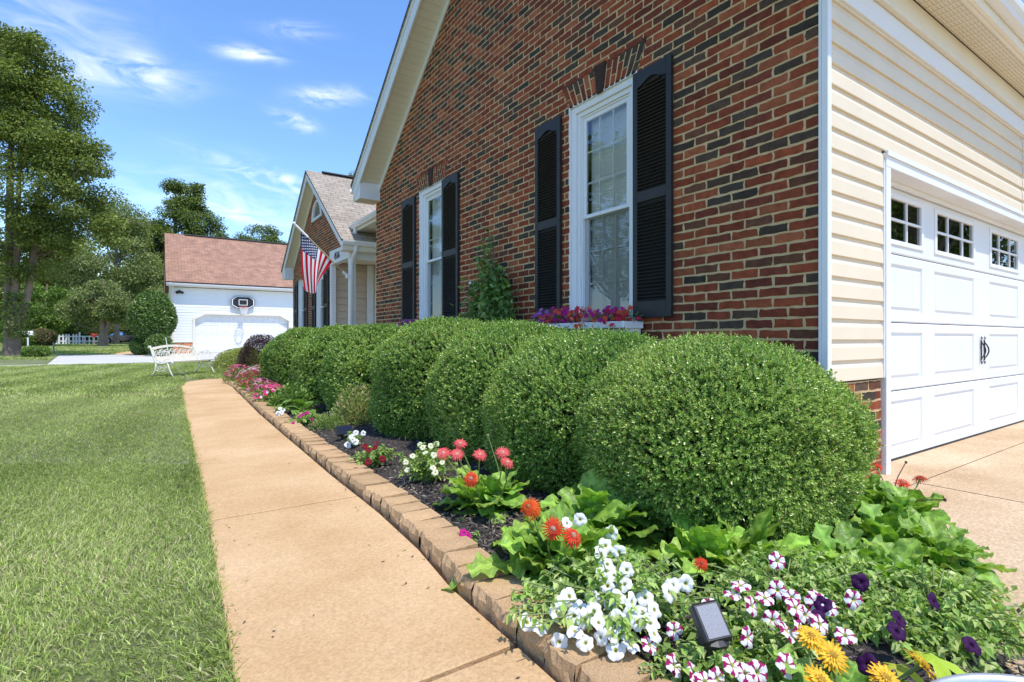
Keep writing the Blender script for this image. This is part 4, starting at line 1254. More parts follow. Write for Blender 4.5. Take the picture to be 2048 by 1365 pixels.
def gerbera_foliage(root, n, Lr, seed, squash=(1, 1), up=(18, 75), spread=.05, lime=1.0):
    r = random.Random(seed); parts = []
    for k in range(n):
        t = k / n; lift = R(r.uniform(*up) * (.55 + .75*(1-t)) if False else up[0] + (up[1]-up[0]) * (t ** 1.0) + r.uniform(-8, 8))
        L = r.uniform(*Lr) * (1.0 - .15*t)
        V, Fq, C = gerbera_leaf(r, L, L*r.uniform(.17, .22), lift, R(r.uniform(28, 66)), r.uniform(-.5, .5), lime)
        a = k*2.399 + r.uniform(-.4, .4)
        ca, sa = math.cos(a), math.sin(a)
        X = V[:, 0]*ca - V[:, 1]*sa; Y = V[:, 0]*sa + V[:, 1]*ca
        V2 = np.stack([X*squash[0] + r.uniform(-spread, spread), Y*squash[1] + r.uniform(-spread, spread), V[:, 2]], 1)
        parts.append((V2, Fq, C))
    V, Fq, C = join(parts)
    return big('foliage', V, Fq, C, MAT['big_leaf'], root, smooth=True)

def gerbera_head(r, rad, cols, disc, seed, nested=True, wilt=0.0, pw=1.0):
    """daisy head facing +z at the origin"""
    rr = random.Random(seed); V, Fq, C = [], [], []
    def petal(a, L, w, rise, z0, col):
        n = len(V); ns = 5
        for i in range(ns):
            t = i/(ns-1); hw = w*(math.sin(math.pi*(.12 + .80*t))**.7)*.5
            y = .22*rad + (L-.22*rad)*t; z = z0 + rise*y - (wilt + rr.uniform(.0, .5))*.9*y*y/rad*(.6)
            for s in (-1, 0, 1):
                x = s*hw; zz = z + (0 if s else -.12*w)
                V.append((x*math.cos(a) - y*math.sin(a), x*math.sin(a) + y*math.cos(a), zz))
        for i in range(ns-1):
            for k in (0, 1): Fq.append((n+i*3+k, n+i*3+k+1, n+(i+1)*3+k+1, n+(i+1)*3+k)); C.append(np.array(col))
    m = 22
    for k in range(m):
        q = rr.uniform(.8, 1.15); petal(2*math.pi*k/m + rr.uniform(-.06, .06), rad*rr.uniform(.85, 1.08), rad*.125*pw, .06, 0, [c*q for c in cols[0]])
    for k in range(m-2):
        q = rr.uniform(.8, 1.15); petal(2*math.pi*(k+.5)/(m-2), rad*rr.uniform(.66, .88), rad*.115*pw, .20, .004, [c*q for c in cols[-1]])
    for k in range(12):
        petal(2*math.pi*k/12 + .1, rad*.42, rad*.09, .5, .006, [c*rr.uniform(.8, 1.1) for c in cols[-1]])
    n = len(V); nr_, na = 4, 14
    for i in range(nr_):
        for k in range(na):
            q = i/(nr_-1); rad_ = rad*.26*(1-q*.92); a = 2*math.pi*k/na
            V.append((rad_*math.cos(a), rad_*math.sin(a), .006 + rad*.20*math.sin(q*1.5)))
    for i in range(nr_-1):
        for k in range(na): Fq.append((n+i*na+k, n+i*na+(k+1) % na, n+(i+1)*na+(k+1) % na, n+(i+1)*na+k)); C.append(np.array(disc)*rr.uniform(.7, 1.2))
    return big('petals', np.array(V), np.array(Fq), np.array(C), MAT['petal'], None, link_it=False)
def daisy(root, head_mesh, p, base, face, roll=0.0):
    """a flower (head) on its stem, both parts of the plant; p = head centre relative to the root"""
    o = bpy.data.objects.new('flower', head_mesh); link(o, root)
    o.location = p
    o.rotation_euler = (Vector(face).to_track_quat('Z', 'Y') @ Euler((0, 0, roll)).to_quaternion()).to_euler()
    b = MB(); p, q = Vector(base), Vector(p); f = Vector(face).normalized()
    m = (p+q)/2 + Vector((random.uniform(-.03, .03), random.uniform(-.03, .03), .04))
    b.tube([p, p*.6+m*.4, m, q*.55+m*.45 - f*.012, q - f*.004], [.005, .0045, .004, .004, .006], 6)
    b.build('stem', MAT['stem'], o); ch = o.children[0]; ch.matrix_parent_inverse = Matrix.Identity(4)
    ch.matrix_local = (Matrix.Translation(o.location) @ o.rotation_euler.to_matrix().to_4x4()).inverted()
    return o
CORAL = [(.78, .10, .12), (.80, .16, .16)]; ORANGE = [(.80, .15, .025), (.75, .10, .02)]; REDG = [(.72, .05, .02), (.70, .07, .03)]; YELLOW = [(.86, .50, .03), (.90, .58, .06)]
head_coral = [gerbera_head(random, .045, CORAL, (.75, .45, .30), 40+k) for k in range(2)]
head_orange = gerbera_head(random, .048, ORANGE, (.45, .16, .06), 43, wilt=.7)
head_red = gerbera_head(random, .046, REDG, (.50, .30, .22), 44, wilt=.5)
head_yellow = [gerbera_head(random, .041, YELLOW, (.55, .33, .05), 46+k, pw=1.5) for k in range(2)]
head_small = gerbera_head(random, .030, REDG, (.4, .1, .04), 48, wilt=.4)
VIEW = Vector((-.56, -.83, .25))
def daisy_at(root, head, u, v, z, base=None, face=(0, 0, 1), roll=0):
    p = at(u, v, z) - root.location
    if base is None: base = (p.x*.35, p.y*.35, 0)
    return daisy(root, head, p, base, face, roll)

g = thing('gerbera_plant', 'gerbera daisy with coral pink flowers on tall stems before the boxwoods', 'gerbera daisy', (1.60, 2.62, .02), 0, 'gerbera daisies')
gerbera_foliage(g, 46, (.24, .36), 71, up=(2, 74), spread=.08, lime=1.1)
for k, (u, v, z, f) in enumerate([(887, 907, .34, (-.5, -.7, .8)), (921, 888, .38, (-.2, -.5, .9)), (914, 909, .35, (-.3, -.7, .8)), (960, 910, .36, (-.2, -.6, .9)), (1005, 906, .38, (-.3, -.7, .9)), (1014, 926, .34, (.2, -.6, .9))]):
    daisy_at(g, head_coral[k % 2], u, v, z, face=f, roll=k)
daisy_at(g, head_red, 942, 958, .27, face=(-.5, -.6, .5))
b = MB(); q = at(976, 872, .42) - g.location; b.tube([(.05, .05, 0), (.10, .04, .2), q], [.005, .004, .003], 5); b.lathe([(0, -.012), (.009, -.006), (.009, .006), (0, .014)], 8, c=q); b.build('bud_stem', MAT['stem'], g)

g = thing('gerbera_plant', 'big leafy gerbera daisy with orange flowers overhanging the edging blocks', 'gerbera daisy', (1.36, 1.69, .03), 0, 'gerbera daisies')
gerbera_foliage(g, 100, (.22, .36), 72, up=(-8, 76), spread=.13, lime=1.15)
daisy_at(g, head_orange, 1058, 1014, .31, face=(-.75, -.45, .6)); daisy_at(g, head_orange, 1070, 1018, .29, face=(.2, -.8, .5), roll=1)
daisy_at(g, head_red, 1106, 1058, .29, face=(-.6, -.7, .35)); daisy_at(g, head_red, 1146, 1072, .28, face=(.1, -.7, .8), roll=2)
g = thing('gerbera_plant', 'tall leafy gerbera daisy without blooms behind the orange one, against the hedge', 'gerbera daisy', (1.76, 1.88, .02), 0, 'gerbera daisies')
gerbera_foliage(g, 70, (.26, .42), 70, up=(10, 82), spread=.11, lime=1.2)
g = thing('gerbera_plant', 'gerbera daisy with one small red bloom, between white petunias and the hedge', 'gerbera daisy', (1.98, 1.36, .02), 0, 'gerbera daisies')
gerbera_foliage(g, 60, (.20, .36), 73, up=(12, 80), spread=.11, lime=1.35)
daisy_at(g, head_small, 1402, 1128, .17, face=(-.5, -.6, .7))
for k, (x, y, n, L, lb) in enumerate([(3.46, 1.32, 70, (.20, .32), 'gerbera daisy with red flowers at the foot of the garage door frame'),
                                   (2.98, 1.0, 70, (.18, .32), 'leafy gerbera daisy spreading over the driveway edge, no flower heads'),
                                   (2.48, 1.0, 66, (.18, .30), 'leafy gerbera daisy in front of the near boxwood beside striped petunias')]):
    g = thing('gerbera_plant', lb, 'gerbera daisy', (x, y, -.05), 0, 'gerbera daisies')
    gerbera_foliage(g, n, L, 74+k, up=(14, 88), spread=.15)
    if k == 0:
        daisy_at(g, head_small, 1757, 935, .16, face=(-.5, -.6, .6)); daisy_at(g, head_red, 1806, 966, .14, face=(-.3, -.3, .9)); daisy_at(g, head_red, 1840, 957, .19, face=(.4, .3, .8))
        b = MB()
        for u, v, z in ((1812, 925, .22), (1890, 1000, .15)):
            q = at(u, v, z) - g.location; b.tube([(.02, 0, .05), q*.6 + Vector((0, 0, .05)), q], [.004, .0035, .003], 5); b.lathe([(0, -.012), (.008, -.004), (.007, .006), (0, .01)], 8, c=q)
        b.build('seed_stem', mat('brown_stem', (.10, .05, .04), rough=.7), g)
g = thing('gerbera_plant', 'yellow gerbera daisy blooming beside the metal tub', 'gerbera daisy', (1.40, .60, .0), 0, 'gerbera daisies')
gerbera_foliage(g, 40, (.16, .26), 79, up=(0, 76), spread=.12)
for k, (u, v, z, f) in enumerate([(1664, 1312, .22, (-.35, -.6, .8)), (1622, 1275, .19, (-.2, -.3, .9)), (1640, 1362, .20, (.0, -.5, .8)), (1843, 1330, .22, (.5, -.5, .6)), (1770, 1358, .20, (-.1, -.5, .8))]):
    daisy_at(g, head_yellow[k % 2], u, v, z, face=f, roll=k)

# ---- petunias
def petunia_mesh(rad, col, star=None, throat=(.55, .55, .15), seed=0, tube_col=(.45, .5, .25)):
    r = random.Random(seed); na = 40; V, Fq, C = [], [], []
    rings = [(.05, -.62), (.09, -.50), (.14, -.22), (.24, -.06), (.45, .0), (.72, .025), (1.0, .0)]
    ph = r.uniform(0, 6)
    for i, (q, z) in enumerate(rings):
        for k in range(na):
            a = 2*math.pi*k/na
            lobe = 1 - .13*abs(math.cos(2.5*a))**6*q**2 if q > .3 else 1
            ruf = .10*q*q*math.sin(5*a + ph) + .05*q**3*math.sin(13*a + ph*2)
            rr_ = rad*q*lobe*(1 + (.05*math.sin(3*a+ph) if q > .8 else 0))
            V.append((rr_*math.cos(a), rr_*math.sin(a), rad*(z + ruf - .16*(q > .9))))
    for i in range(len(rings)-1):
        for k in range(na):
            Fq.append((i*na+k, i*na+(k+1) % na, (i+1)*na+(k+1) % na, (i+1)*na+k))
            a = 2*math.pi*(k+.5)/na; c = np.array(col)*r.uniform(.94, 1.05)
            if star is not None:
                d = abs(((a*5/(2*math.pi)) % 1.0) - .5)*2          # 1 at a notch, 0 mid-lobe
                wd = [0, 0, .0, .20, .34, .46][i]
                if d > 1 - wd: c = np.array(star)*r.uniform(.85, 1.15)
            if i < 2: c = np.array(tube_col)
            elif i == 2: c = np.array(throat)
            C.append(c)
    return big('flower', np.array(V), np.array(Fq), np.array(C), MAT['petal'], None, smooth=True, link_it=False)
WHITE = (.86, .86, .85)
PET_W = [petunia_mesh(.0275, WHITE, seed=k) for k in range(3)]
PET_S = [petunia_mesh(.0285, WHITE, (.36, .012, .13), seed=10+k) for k in range(3)]
PET_P = [petunia_mesh(.028, (.045, .008, .06), throat=(.03, .005, .04), seed=20+k, tube_col=(.10, .04, .16)) for k in range(2)]
PET_M = [petunia_mesh(.023, (.55, .015, .24), throat=(.2, .01, .1), seed=30)]
PET_R = [petunia_mesh(.025, (.22, .008, .02), throat=(.05, .01, .01), seed=31)]
PET_C = [petunia_mesh(.020, (.80, .80, .55), throat=(.6, .6, .1), seed=33)]
PGREEN = [(.34, .50, .11), (.42, .56, .15), (.50, .58, .21), (.24, .38, .08)]
def petunia(name, label, loc, rx, ry, h, nleaf, flowers, meshes, leaf=.040, seed=0, rz=0.0, cols=PGREEN, cat='petunia', group='petunias in the flower bed'):
    root = thing(name, label, cat, loc, rz, group)
    r = random.Random(seed)
    # sprawling stems with leaves along them
    ns = max(10, nleaf // 26); parts = []; b = MB()
    for k in range(ns):
        a = r.uniform(0, 6.283); e = r.uniform(.25, 1.0)
        tip = Vector((rx*e*math.cos(a), ry*e*math.sin(a), h*r.uniform(.55, 1.05)*(1.1 - .5*e*e)))
        mid = Vector((tip.x*.45, tip.y*.45, tip.z*.75))
        pts = [Vector((r.uniform(-.03, .03), r.uniform(-.03, .03), 0)), mid, tip]
        b.tube(pts, [.0035, .003, .002], 4, col=(.2, .28, .08))
        m = 26
        t = np.sort(np.array([r.uniform(.15, 1) for _ in range(m)]))
        p0, p1, p2 = (np.array(p) for p in pts)
        P = ((1-t)**2)[:, None]*p0 + (2*t*(1-t))[:, None]*p1 + (t**2)[:, None]*p2
        tan = unit((2*(1-t))[:, None]*(p1-p0) + (2*t)[:, None]*(p2-p1))
        out = unit(np.cross(tan, rdir(m)))
        dr = out + tan*.5 + np.array([0, 0, .15]); nm = np.array([0, 0, 1.]) + rdir(m)*.45
        L = leaf*rng.uniform(.6, 1.25, m)*(1.15 - .45*t)
        parts.append(scatter(LEAF2, P, dr, nm, L, L*.62, mixc(cols, m), bend=np.tile(np.array([0, 0, -.012]), (m, 1))))
    V, Fc, C = join(parts)
    big('foliage', V, Fc, C, MAT['big_leaf'], root); b.build('stems', MAT['stem'], root)
    inv = Matrix.Rotation(-rz, 3, 'Z')
    for k, fl in enumerate(flowers):
        p, face = fl
        o = bpy.data.objects.new('flower', meshes[k % len(meshes)]); link(o, root)
        o.location = inv @ (Vector(p) - Vector(loc))
        o.rotation_euler = (Vector(inv @ Vector(face)).to_track_quat('Z', 'Y') @ Euler((0, 0, r.uniform(0, 6))).to_quaternion()).to_euler()
        s = r.uniform(.9, 1.12); o.scale = (s, s, s)
    return root
def facing(u, r=random, k=.75):
    v = Vector((-.45, -.75, .65)) + Vector((r.uniform(-k, k), r.uniform(-k, k), r.uniform(-k*.6, k)))
    return v
WPOS = [(1135, 1047, .30), (1160, 1040, .31), (1222, 1066, .23), (1212, 1092, .22), (1203, 1108, .21), (1238, 1105, .22), (1205, 1150, .20), (1140, 1193, .17), (1185, 1197, .17), (1215, 1172, .19), (1248, 1168, .20),
        (1115, 1225, .14), (1148, 1232, .14), (1150, 1262, .12), (1200, 1275, .12), (1231, 1300, .10), (1220, 1205, .17), (1235, 1240, .15), (1276, 1245, .15), (1265, 1205, .18), (1310, 1268, .13), (1345, 1170, .21), (1372, 1168, .21), (1340, 1185, .20),
        (1055, 1245, .09), (1080, 1255, .09), (1118, 1285, .08), (1310, 1220, .16), (1262, 1290, .11), (1188, 1222, .16), (1254, 1140, .21), (1290, 1195, .18), (1240, 1192, .19), (1170, 1240, .14), (1285, 1222, .16), (1245, 1265, .13), (1160, 1215, .16), (1128, 1205, .16), (1198, 1245, .15), (1225, 1268, .13), (1262, 1232, .16), (1215, 1128, .21), (1228, 1150, .2), (1300, 1245, .14), (1170, 1285, .10)]
petunia('petunia', 'mound of pure white petunias spilling over the edging blocks', tuple(at(1225, 1255, .02)), .38, .30, .22, 3600, [(at(u, v, z), facing(u)) for u, v, z in WPOS], PET_W, seed=1)
SPOS = [(1480, 1170, .22), (1555, 1122, .24), (1465, 1188, .20), (1530, 1195, .20), (1583, 1195, .20), (1592, 1215, .19), (1635, 1192, .20), (1632, 1205, .19), (1640, 1248, .17), (1612, 1230, .17), (1497, 1276, .15), (1575, 1330, .14), (1490, 1345, .13), (1465, 1330, .14), (1435, 1358, .12), (1410, 1362, .12),
        (1575, 1262, .16), (1600, 1262, .16), (1515, 1345, .13), (1690, 1270, .18), (1708, 1200, .2), (1420, 1215, .18), (1555, 1180, .21), (1660, 1215, .19), (1505, 1212, .18), (1545, 1240, .17), (1350, 1262, .13), (1300, 1290, .11), (1350, 1330, .10), (1390, 1345, .10)]
half = len(SPOS)//2
petunia('petunia', 'sprawling petunia with magenta and white striped flowers, behind the grey solar light', tuple(at(1570, 1235, .0)), .44, .30, .20, 4200, [(at(u, v, z), facing(u)) for u, v, z in SPOS if v < 1255], PET_S, seed=2)
petunia('petunia', 'striped magenta and white petunia at the front, nearer than the solar light', tuple(at(1480, 1362, .0)), .36, .22, .15, 3000, [(at(u, v, z), facing(u)) for u, v, z in SPOS if v >= 1255], PET_S, seed=3)
DPOS = [(1645, 1208, .20), (1722, 1165, .2), (1640, 1240, .17)]
petunia('petunia', 'nearly black purple petunia among the striped petunias', tuple(at(1675, 1215, .0)), .30, .24, .17, 2200, [(at(u, v, z), facing(u)) for u, v, z in DPOS], PET_P, seed=4)
DPOS = [(1800, 1238, .16), (1945, 1290, .13), (1870, 1205, .15)]
petunia('petunia', 'dark purple petunias trailing onto the driveway behind the metal tub', tuple(at(1870, 1275, -.04)), .42, .34, .19, 5200, [(at(u, v, z), facing(u, k=.8)) for u, v, z in DPOS], PET_P, seed=5, rz=0)
petunia('petunia', 'velvety purple petunia tucked between the yellow gerbera and lime leaf', tuple(at(1770, 1292, .0)), .24, .17, .15, 1800, [(at(u, v, z), facing(u)) for u, v, z in ((1735, 1330, .2), (1795, 1262, .15))], PET_P, seed=14)
# lime sweet potato vine leaf cluster
def lime_vine():
    loc = at(1868, 1335, .02); root = thing('sweet_potato_vine', 'lime green lobed sweet potato leaf beside the metal tub', 'sweet potato vine', loc)
    b = MB(); r = random.Random(8)
    for k, (u, v, z, s, yaw) in enumerate(((1868, 1318, .22, .060, 2.6), (1838, 1308, .19, .030, 1.2), (1800, 1335, .16, .045, 3.6))):
        p = at(u, v, z) - loc; n = 26
        ring = []
        for i in range(n):
            a = 2*math.pi*i/n; rad = s*(.42 + .62*abs(math.cos(2.5*(a)))**1.6) * (1.15 if abs(a-math.pi) < 2.2 else .8)
            ring.append(p + Vector((rad*math.cos(a+yaw), rad*math.sin(a+yaw), -.35*rad*rad/s + .004*math.sin(5*a))))
        b.add([p + Vector((0, 0, .006))] + ring, [(0, 1+i, 1+(i+1) % n) for i in range(n)], tuple(c*r.uniform(.9, 1.1) for c in (.50, .60, .06)))
        b.tube([(0, 0, 0), p*.6 + Vector((0, 0, .02)), p], .002, 5, col=(.3, .4, .08))
    b.build('leaves', MAT['big_leaf'], root, smooth=True)
lime_vine()

# smaller plants further along
def ppos(pts): return [(at(u, v, z), facing(u)) for u, v, z in pts]
petunia('petunia', 'low cream petunia in front of the boxwoods beside the coral gerbera', tuple(at(855, 968, .02)), .21, .21, .25, 1500,
        ppos([(845, 895, .27), (862, 892, .28), (873, 888, .28), (825, 912, .22), (812, 925, .2), (850, 905, .25), (868, 910, .24), (884, 925, .22), (866, 935, .19), (814, 940, .14), (870, 945, .17), (838, 888, .27), (880, 905, .25)]), PET_C, seed=6)
petunia('petunia', 'small velvety dark red petunia on bare mulch', tuple(at(748, 935, .02)), .22, .18, .17, 900,
        ppos([(730, 893, .2), (737, 900, .18), (750, 895, .19), (736, 924, .12), (765, 918, .13), (752, 885, .2), (712, 940, .06)]), PET_R, seed=7)
petunia('petunia', 'small white petunia behind the blue solar light', tuple(at(712, 893, .02)), .13, .12, .15, 200,
        ppos([(702, 872, .2), (712, 866, .2), (696, 890, .12), (711, 884, .14), (726, 867, .18), (705, 880, .16)]), PET_W, seed=8)
petunia('petunia', 'bright magenta petunia growing beside the large-leaved hosta', tuple(at(615, 850, .02)), .28, .2, .15, 900,
        ppos([(605, 828, .16), (614, 826, .17), (586, 846, .08), (623, 839, .12), (600, 832, .15), (628, 848, .08)]), PET_M, seed=9)
petunia('petunia', 'tiny white petunia cluster at the edging blocks before the hosta', tuple(at(562, 832, .02)), .12, .11, .15, 160,
        ppos([(560, 817, .16), (563, 825, .12), (567, 821, .14), (556, 826, .1), (561, 830, .08)]), PET_W, seed=10)
petunia('petunia', 'single magenta petunia bloom sprouting from the mulch', tuple(at(935, 1085, .02)), .07, .06, .06, 70, ppos([(928, 1066, .08), (933, 1074, .06)]), PET_M, seed=11, leaf=.022)
# hosta
g = thing('hosta_plant', 'small hosta with broad smooth green leaves under the boxwoods', 'hosta', tuple(at(608, 826, .02)))
r = random.Random(21); parts = []
for k in range(18):
    L = r.uniform(.22, .36); ns, nc = 9, 5; V = []; lift = R(r.uniform(20, 70)); y = z = 0
    for i in range(ns):
        t = i/(ns-1); a = lift - R(80)*t**1.3; w = .004 if t < .25 else L*.30*math.sin(math.pi*((t-.25)/.75)**.75)+.002
        for c_ in range(nc): s_ = (c_/(nc-1)-.5)*2; V.append((s_*w, y, z + .25*abs(s_*w)))
        y += L/(ns-1)*math.cos(a); z += L/(ns-1)*math.sin(a)
    V = np.array(V); a = k*2.4; V = np.stack([V[:, 0]*math.cos(a)-V[:, 1]*math.sin(a), V[:, 0]*math.sin(a)+V[:, 1]*math.cos(a), V[:, 2]], 1)
    Fq = np.array([(i*nc+c_, i*nc+c_+1, (i+1)*nc+c_+1, (i+1)*nc+c_) for i in range(ns-1) for c_ in range(nc-1)])
    parts.append((V, Fq, np.tile(np.array((.17, .29, .06))*r.uniform(.8, 1.25), (len(Fq), 1))))
V, Fq, C = join(parts); big('foliage', V, Fq, C, MAT['big_leaf'], g, smooth=True)
# variegated shrub
g = thing('variegated_shrub', 'small variegated yellow and green shrub behind the blue solar light', 'shrub', tuple(at(712, 848, .02)))
leafy_mound(g, 'foliage', .27, .44, 2600, .055, .36, [(.36, .40, .13), (.22, .31, .08), (.50, .46, .22), (.42, .30, .18)], [3, 3, 2, .5], MAT['big_leaf'], 63, up=.9, dens=.75)
b = MB()
for k in range(7): a = k*.9; b.tube([(0, 0, 0), (.12*math.cos(a), .12*math.sin(a), .3)], .004, 4)
b.build('stems', MAT['stem'], g)
g = thing('groundcover_clump', 'fine yellow-green clump of leaves between magenta petunia and variegated shrub', 'ground cover', tuple(at(655, 858, .02)))
leafy_mound(g, 'foliage', .20, .17, 900, .035, .4, [(.28, .36, .10), (.20, .30, .07)], None, MAT['big_leaf'], 64, up=.6, dens=.6)
# bed of pink vinca at the far end
VC = [(.78, .12, .30), (.80, .30, .50), (.74, .05, .08), (.85, .66, .74), (.70, .05, .20)]
r = random.Random(33)
def vinca(i, x, y, h):
    root = thing('vinca_plant', 'pink, red and white vinca in the dense patch at the bed\'s far end', 'vinca', (x, y, .02), r.uniform(0, 6), 'pink vinca patch')
    leafy_mound(root, 'foliage', .27, h, 420, .055, .42, [(.17, .28, .05), (.24, .34, .06), (.12, .2, .04)], None, MAT['big_leaf'], 200+i, up=.5, dens=.7)
    n = 46; d = rdir(n); d[:, 2] = np.abs(d[:, 2]) + .35; d = unit(d)
    P = d*np.array([.27, .27, h*1.03]); main = VC[r.randrange(5)]
    parts = []
    for k in range(5):
        nm = unit(d + np.array([-.3, -.4, .4])); a = unit(np.cross(nm, rdir(1)[0])); b_ = np.cross(nm, a); an = 2*math.pi*k/5
        c = np.tile(np.array(main), (n, 1))*rng.uniform(.8, 1.15, (n, 1)); alt = rng.random(n) < .25; c[alt] = np.array(VC[3 if k % 2 else 1])
        parts.append(scatter((np.array([(-.5, .35, 0), (0, 0, 0), (.5, .35, 0), (.3, 1, 0), (-.3, 1, 0)], dtype=float), np.array([(1, 2, 3, 4)])), P + nm*.012, a*math.cos(an) + b_*math.sin(an), nm, .036, .036, c))
    V, Fc, C = join(parts); big('blossoms', V, Fc, C, MAT['petal'], root)
i = 0
for y in np.arange(8.7, 13.8, .42):
    for x0 in (.28, .68, 1.05):
        x = x_on(PR, min(y, 13.2)) + x0 + r.uniform(-.08, .08)
        if x < 1.66 + (y-8.7)*.12 + (0.5 if y > 11.2 else 0): vinca(i, x, y + r.uniform(-.1, .1), .22 + .13*min(1, (y-8.4)/3) + r.uniform(-.03, .05)); i += 1
g = thing('leafy_clump', 'green leafy clump between the hosta and the pink vinca', 'plant', (1.62, 8.0, .02))
leafy_mound(g, 'foliage', .32, .30, 1200, .07, .5, [(.14, .25, .05), (.20, .31, .07)], None, MAT['big_leaf'], 66, up=.4, dens=.7)

# ---- climbing plant between the windows
def climber():
    root = thing('climbing_vine', 'dark green climbing vine tapering up the brick wall between the two windows', 'climbing plant', (3.72, 6.0, 0))
    n = 2300
    t = rng.random(n) ** 1.35; z = .7 + 1.72*t
    hw = (.62*(1-t)**.8 + .07) * (1 + .25*snoise(np.stack([z*0, z*0, z], 1), 5, 70))
    a = rng.uniform(-1, 1, n); y = a*hw + .05*snoise(np.stack([z, z, z], 1), 3, 71) + rng.normal(0, .07, n)*(1.1-t)
    x = -np.sqrt(np.clip(1-a*a, 0, 1))*.22*(1-.6*t)*rng.uniform(.2, 1, n) + .04
    ns_ = 26; y0_ = rng.uniform(-.60, .60, ns_); hgt = rng.uniform(.65, 1.0, ns_)*(1.05 - .75*np.abs(y0_)); y1_ = y0_*rng.uniform(.25, .75, ns_) + rng.normal(0, .05, ns_)
    k = rng.integers(0, ns_, n); tt = rng.random(n)**.9*hgt[k]
    z = .65 + 1.80*tt; y = y0_[k]*(1-tt) + y1_[k]*tt + .07*np.sin(z*6 + k) + rng.normal(0, .075, n)*(1.15-tt)
    x = .05 - np.abs(rng.normal(0, .13, n))*(1.2-.7*tt)
    P = np.stack([x, y, z], 1)
    dr = rdir(n) + np.array([-.4, 0, -.25]); nm = np.array([-1., -.2, .5]) + rdir(n)*.6
    L = rng.uniform(.06, .115, n)
    V, Fc, C = scatter(LEAF2, P, dr, nm, L, L*.55, mixc([(.14, .25, .055), (.19, .31, .07), (.10, .18, .04), (.32, .44, .14)], n, [4, 4, 3, 1]))
    big('foliage', V, Fc, C, MAT['big_leaf'], root)
    b = MB(); rr = random.Random(4)
    for k in range(9):
        y0 = rr.uniform(-.35, .35); b.tube([(.1, y0, 0), (.02, y0*.8, .8), (-.02, y0*.4, 1.6), (.02, y0*.1, 2.2)], [.008, .006, .004, .002], 5)
    b.build('stems', MAT['bark'], root)
    for k, (y, z) in enumerate(((.74, 1.16), (.42, 1.12), (-.08, 1.05), (.2, 1.75))):
        o = bpy.data.objects.new('flower', PET_W[0]); link(o, root); o.location = (-.22, y, z); o.rotation_euler = Vector((-.8, -.5, .3)).to_track_quat('Z', 'Y').to_euler(); o.scale = (1.3,)*3 if k < 3 else (.8,)*3
climber()

# ---- window boxes
def window_box(y0, y1, label, seed, nfl, plabel):
    root = thing('window_box', label, 'window box', (XW-.05, (y0+y1)/2, .95), 0, 'window boxes')
    L = y1-y0; b = MB()
    prof = [(-.01, 0), (-.16, 0), (-.20, .15), (-.235, .15), (-.24, .205), (-.215, .205), (-.205, .17), (-.03, .17), (-.01, .205)]
    b.prism([(x, -L/2, z) for x, z in prof], (0, L, 0))
    b.build('trough', MAT['white'], root)
    b = MB()
    b.box(-.262, -.2405, -L/2-.02, L/2+.02, .150, .215, b=.006); b.box(-.24, .0, -L/2-.0205, -L/2-.001, .150, .213); b.box(-.24, .0, L/2+.001, L/2+.0205, .150, .213)
    b.build('rim', MAT['white'], root)
    cs = [[(.36, .06, .33), (.45, .14, .45)], [(.62, .03, .07), (.70, .10, .05)], [(.55, .02, .22), (.40, .02, .22)], [(.72, .20, .10), (.75, .42, .42)]]
    nm_ = ['purple', 'red', 'magenta', 'salmon orange']
    k = len(nfl)
    for i in range(k):
        yc = y0 + L*(i+.5)/k; w = L/k*.62
        pl = thing('petunia', f'{nm_[nfl[i]]} petunias in the {plabel} window box', 'petunia', (XW-.18, yc, 1.12), 0, 'petunias in the window boxes')
        n = 240; P = np.stack([rng.normal(0, .07, n), rng.uniform(-w, w, n), rng.uniform(-.02, .13, n)], 1)
        V, Fc, C = scatter(LEAF2, P, rdir(n)+np.array([-.3, -.2, .2]), rdir(n)*.5+np.array([-.3, -.3, 1]), .04, .018, mixc([(.12, .2, .05), (.2, .3, .1), (.1, .18, .1)], n))
        big('foliage', V, Fc, C, MAT['big_leaf'], pl)
        m = 48; P = np.stack([rng.normal(-.05, .07, m), rng.uniform(-w*1.1, w*1.1, m), rng.uniform(.0, .22, m)*rng.uniform(.6, 1, m)], 1)
        nmv = unit(np.array([-.7, -.6, .5]) + rdir(m)*.5); parts = []
        c0 = mixc(cs[nfl[i]], m)
        for q in range(5):
            a = unit(np.cross(nmv, np.array([.3, .2, .9]))); b_ = np.cross(nmv, a); an = 2*math.pi*q/5
            parts.append(scatter((np.array([(-.5, .35, .0), (0, 0, -.25), (.5, .35, .0), (.32, 1, 0), (-.32, 1, 0)], dtype=float), np.array([(1, 2, 3, 4)])), P, a*math.cos(an)+b_*math.sin(an), nmv, .026, .028, c0*(.95 if q % 2 else 1.05)))
        V, Fc, C = join(parts); big('blossoms', V, Fc, C, MAT['petal'], pl)
window_box(3.50, 4.88, 'white window box packed with red and purple petunias under the near window', 1, [1, 2, 3, 1, 2, 1, 0], 'near')
window_box(7.70, 8.85, 'pale window box of trailing purple petunias below the far window', 2, [0, 2, 0], 'far')

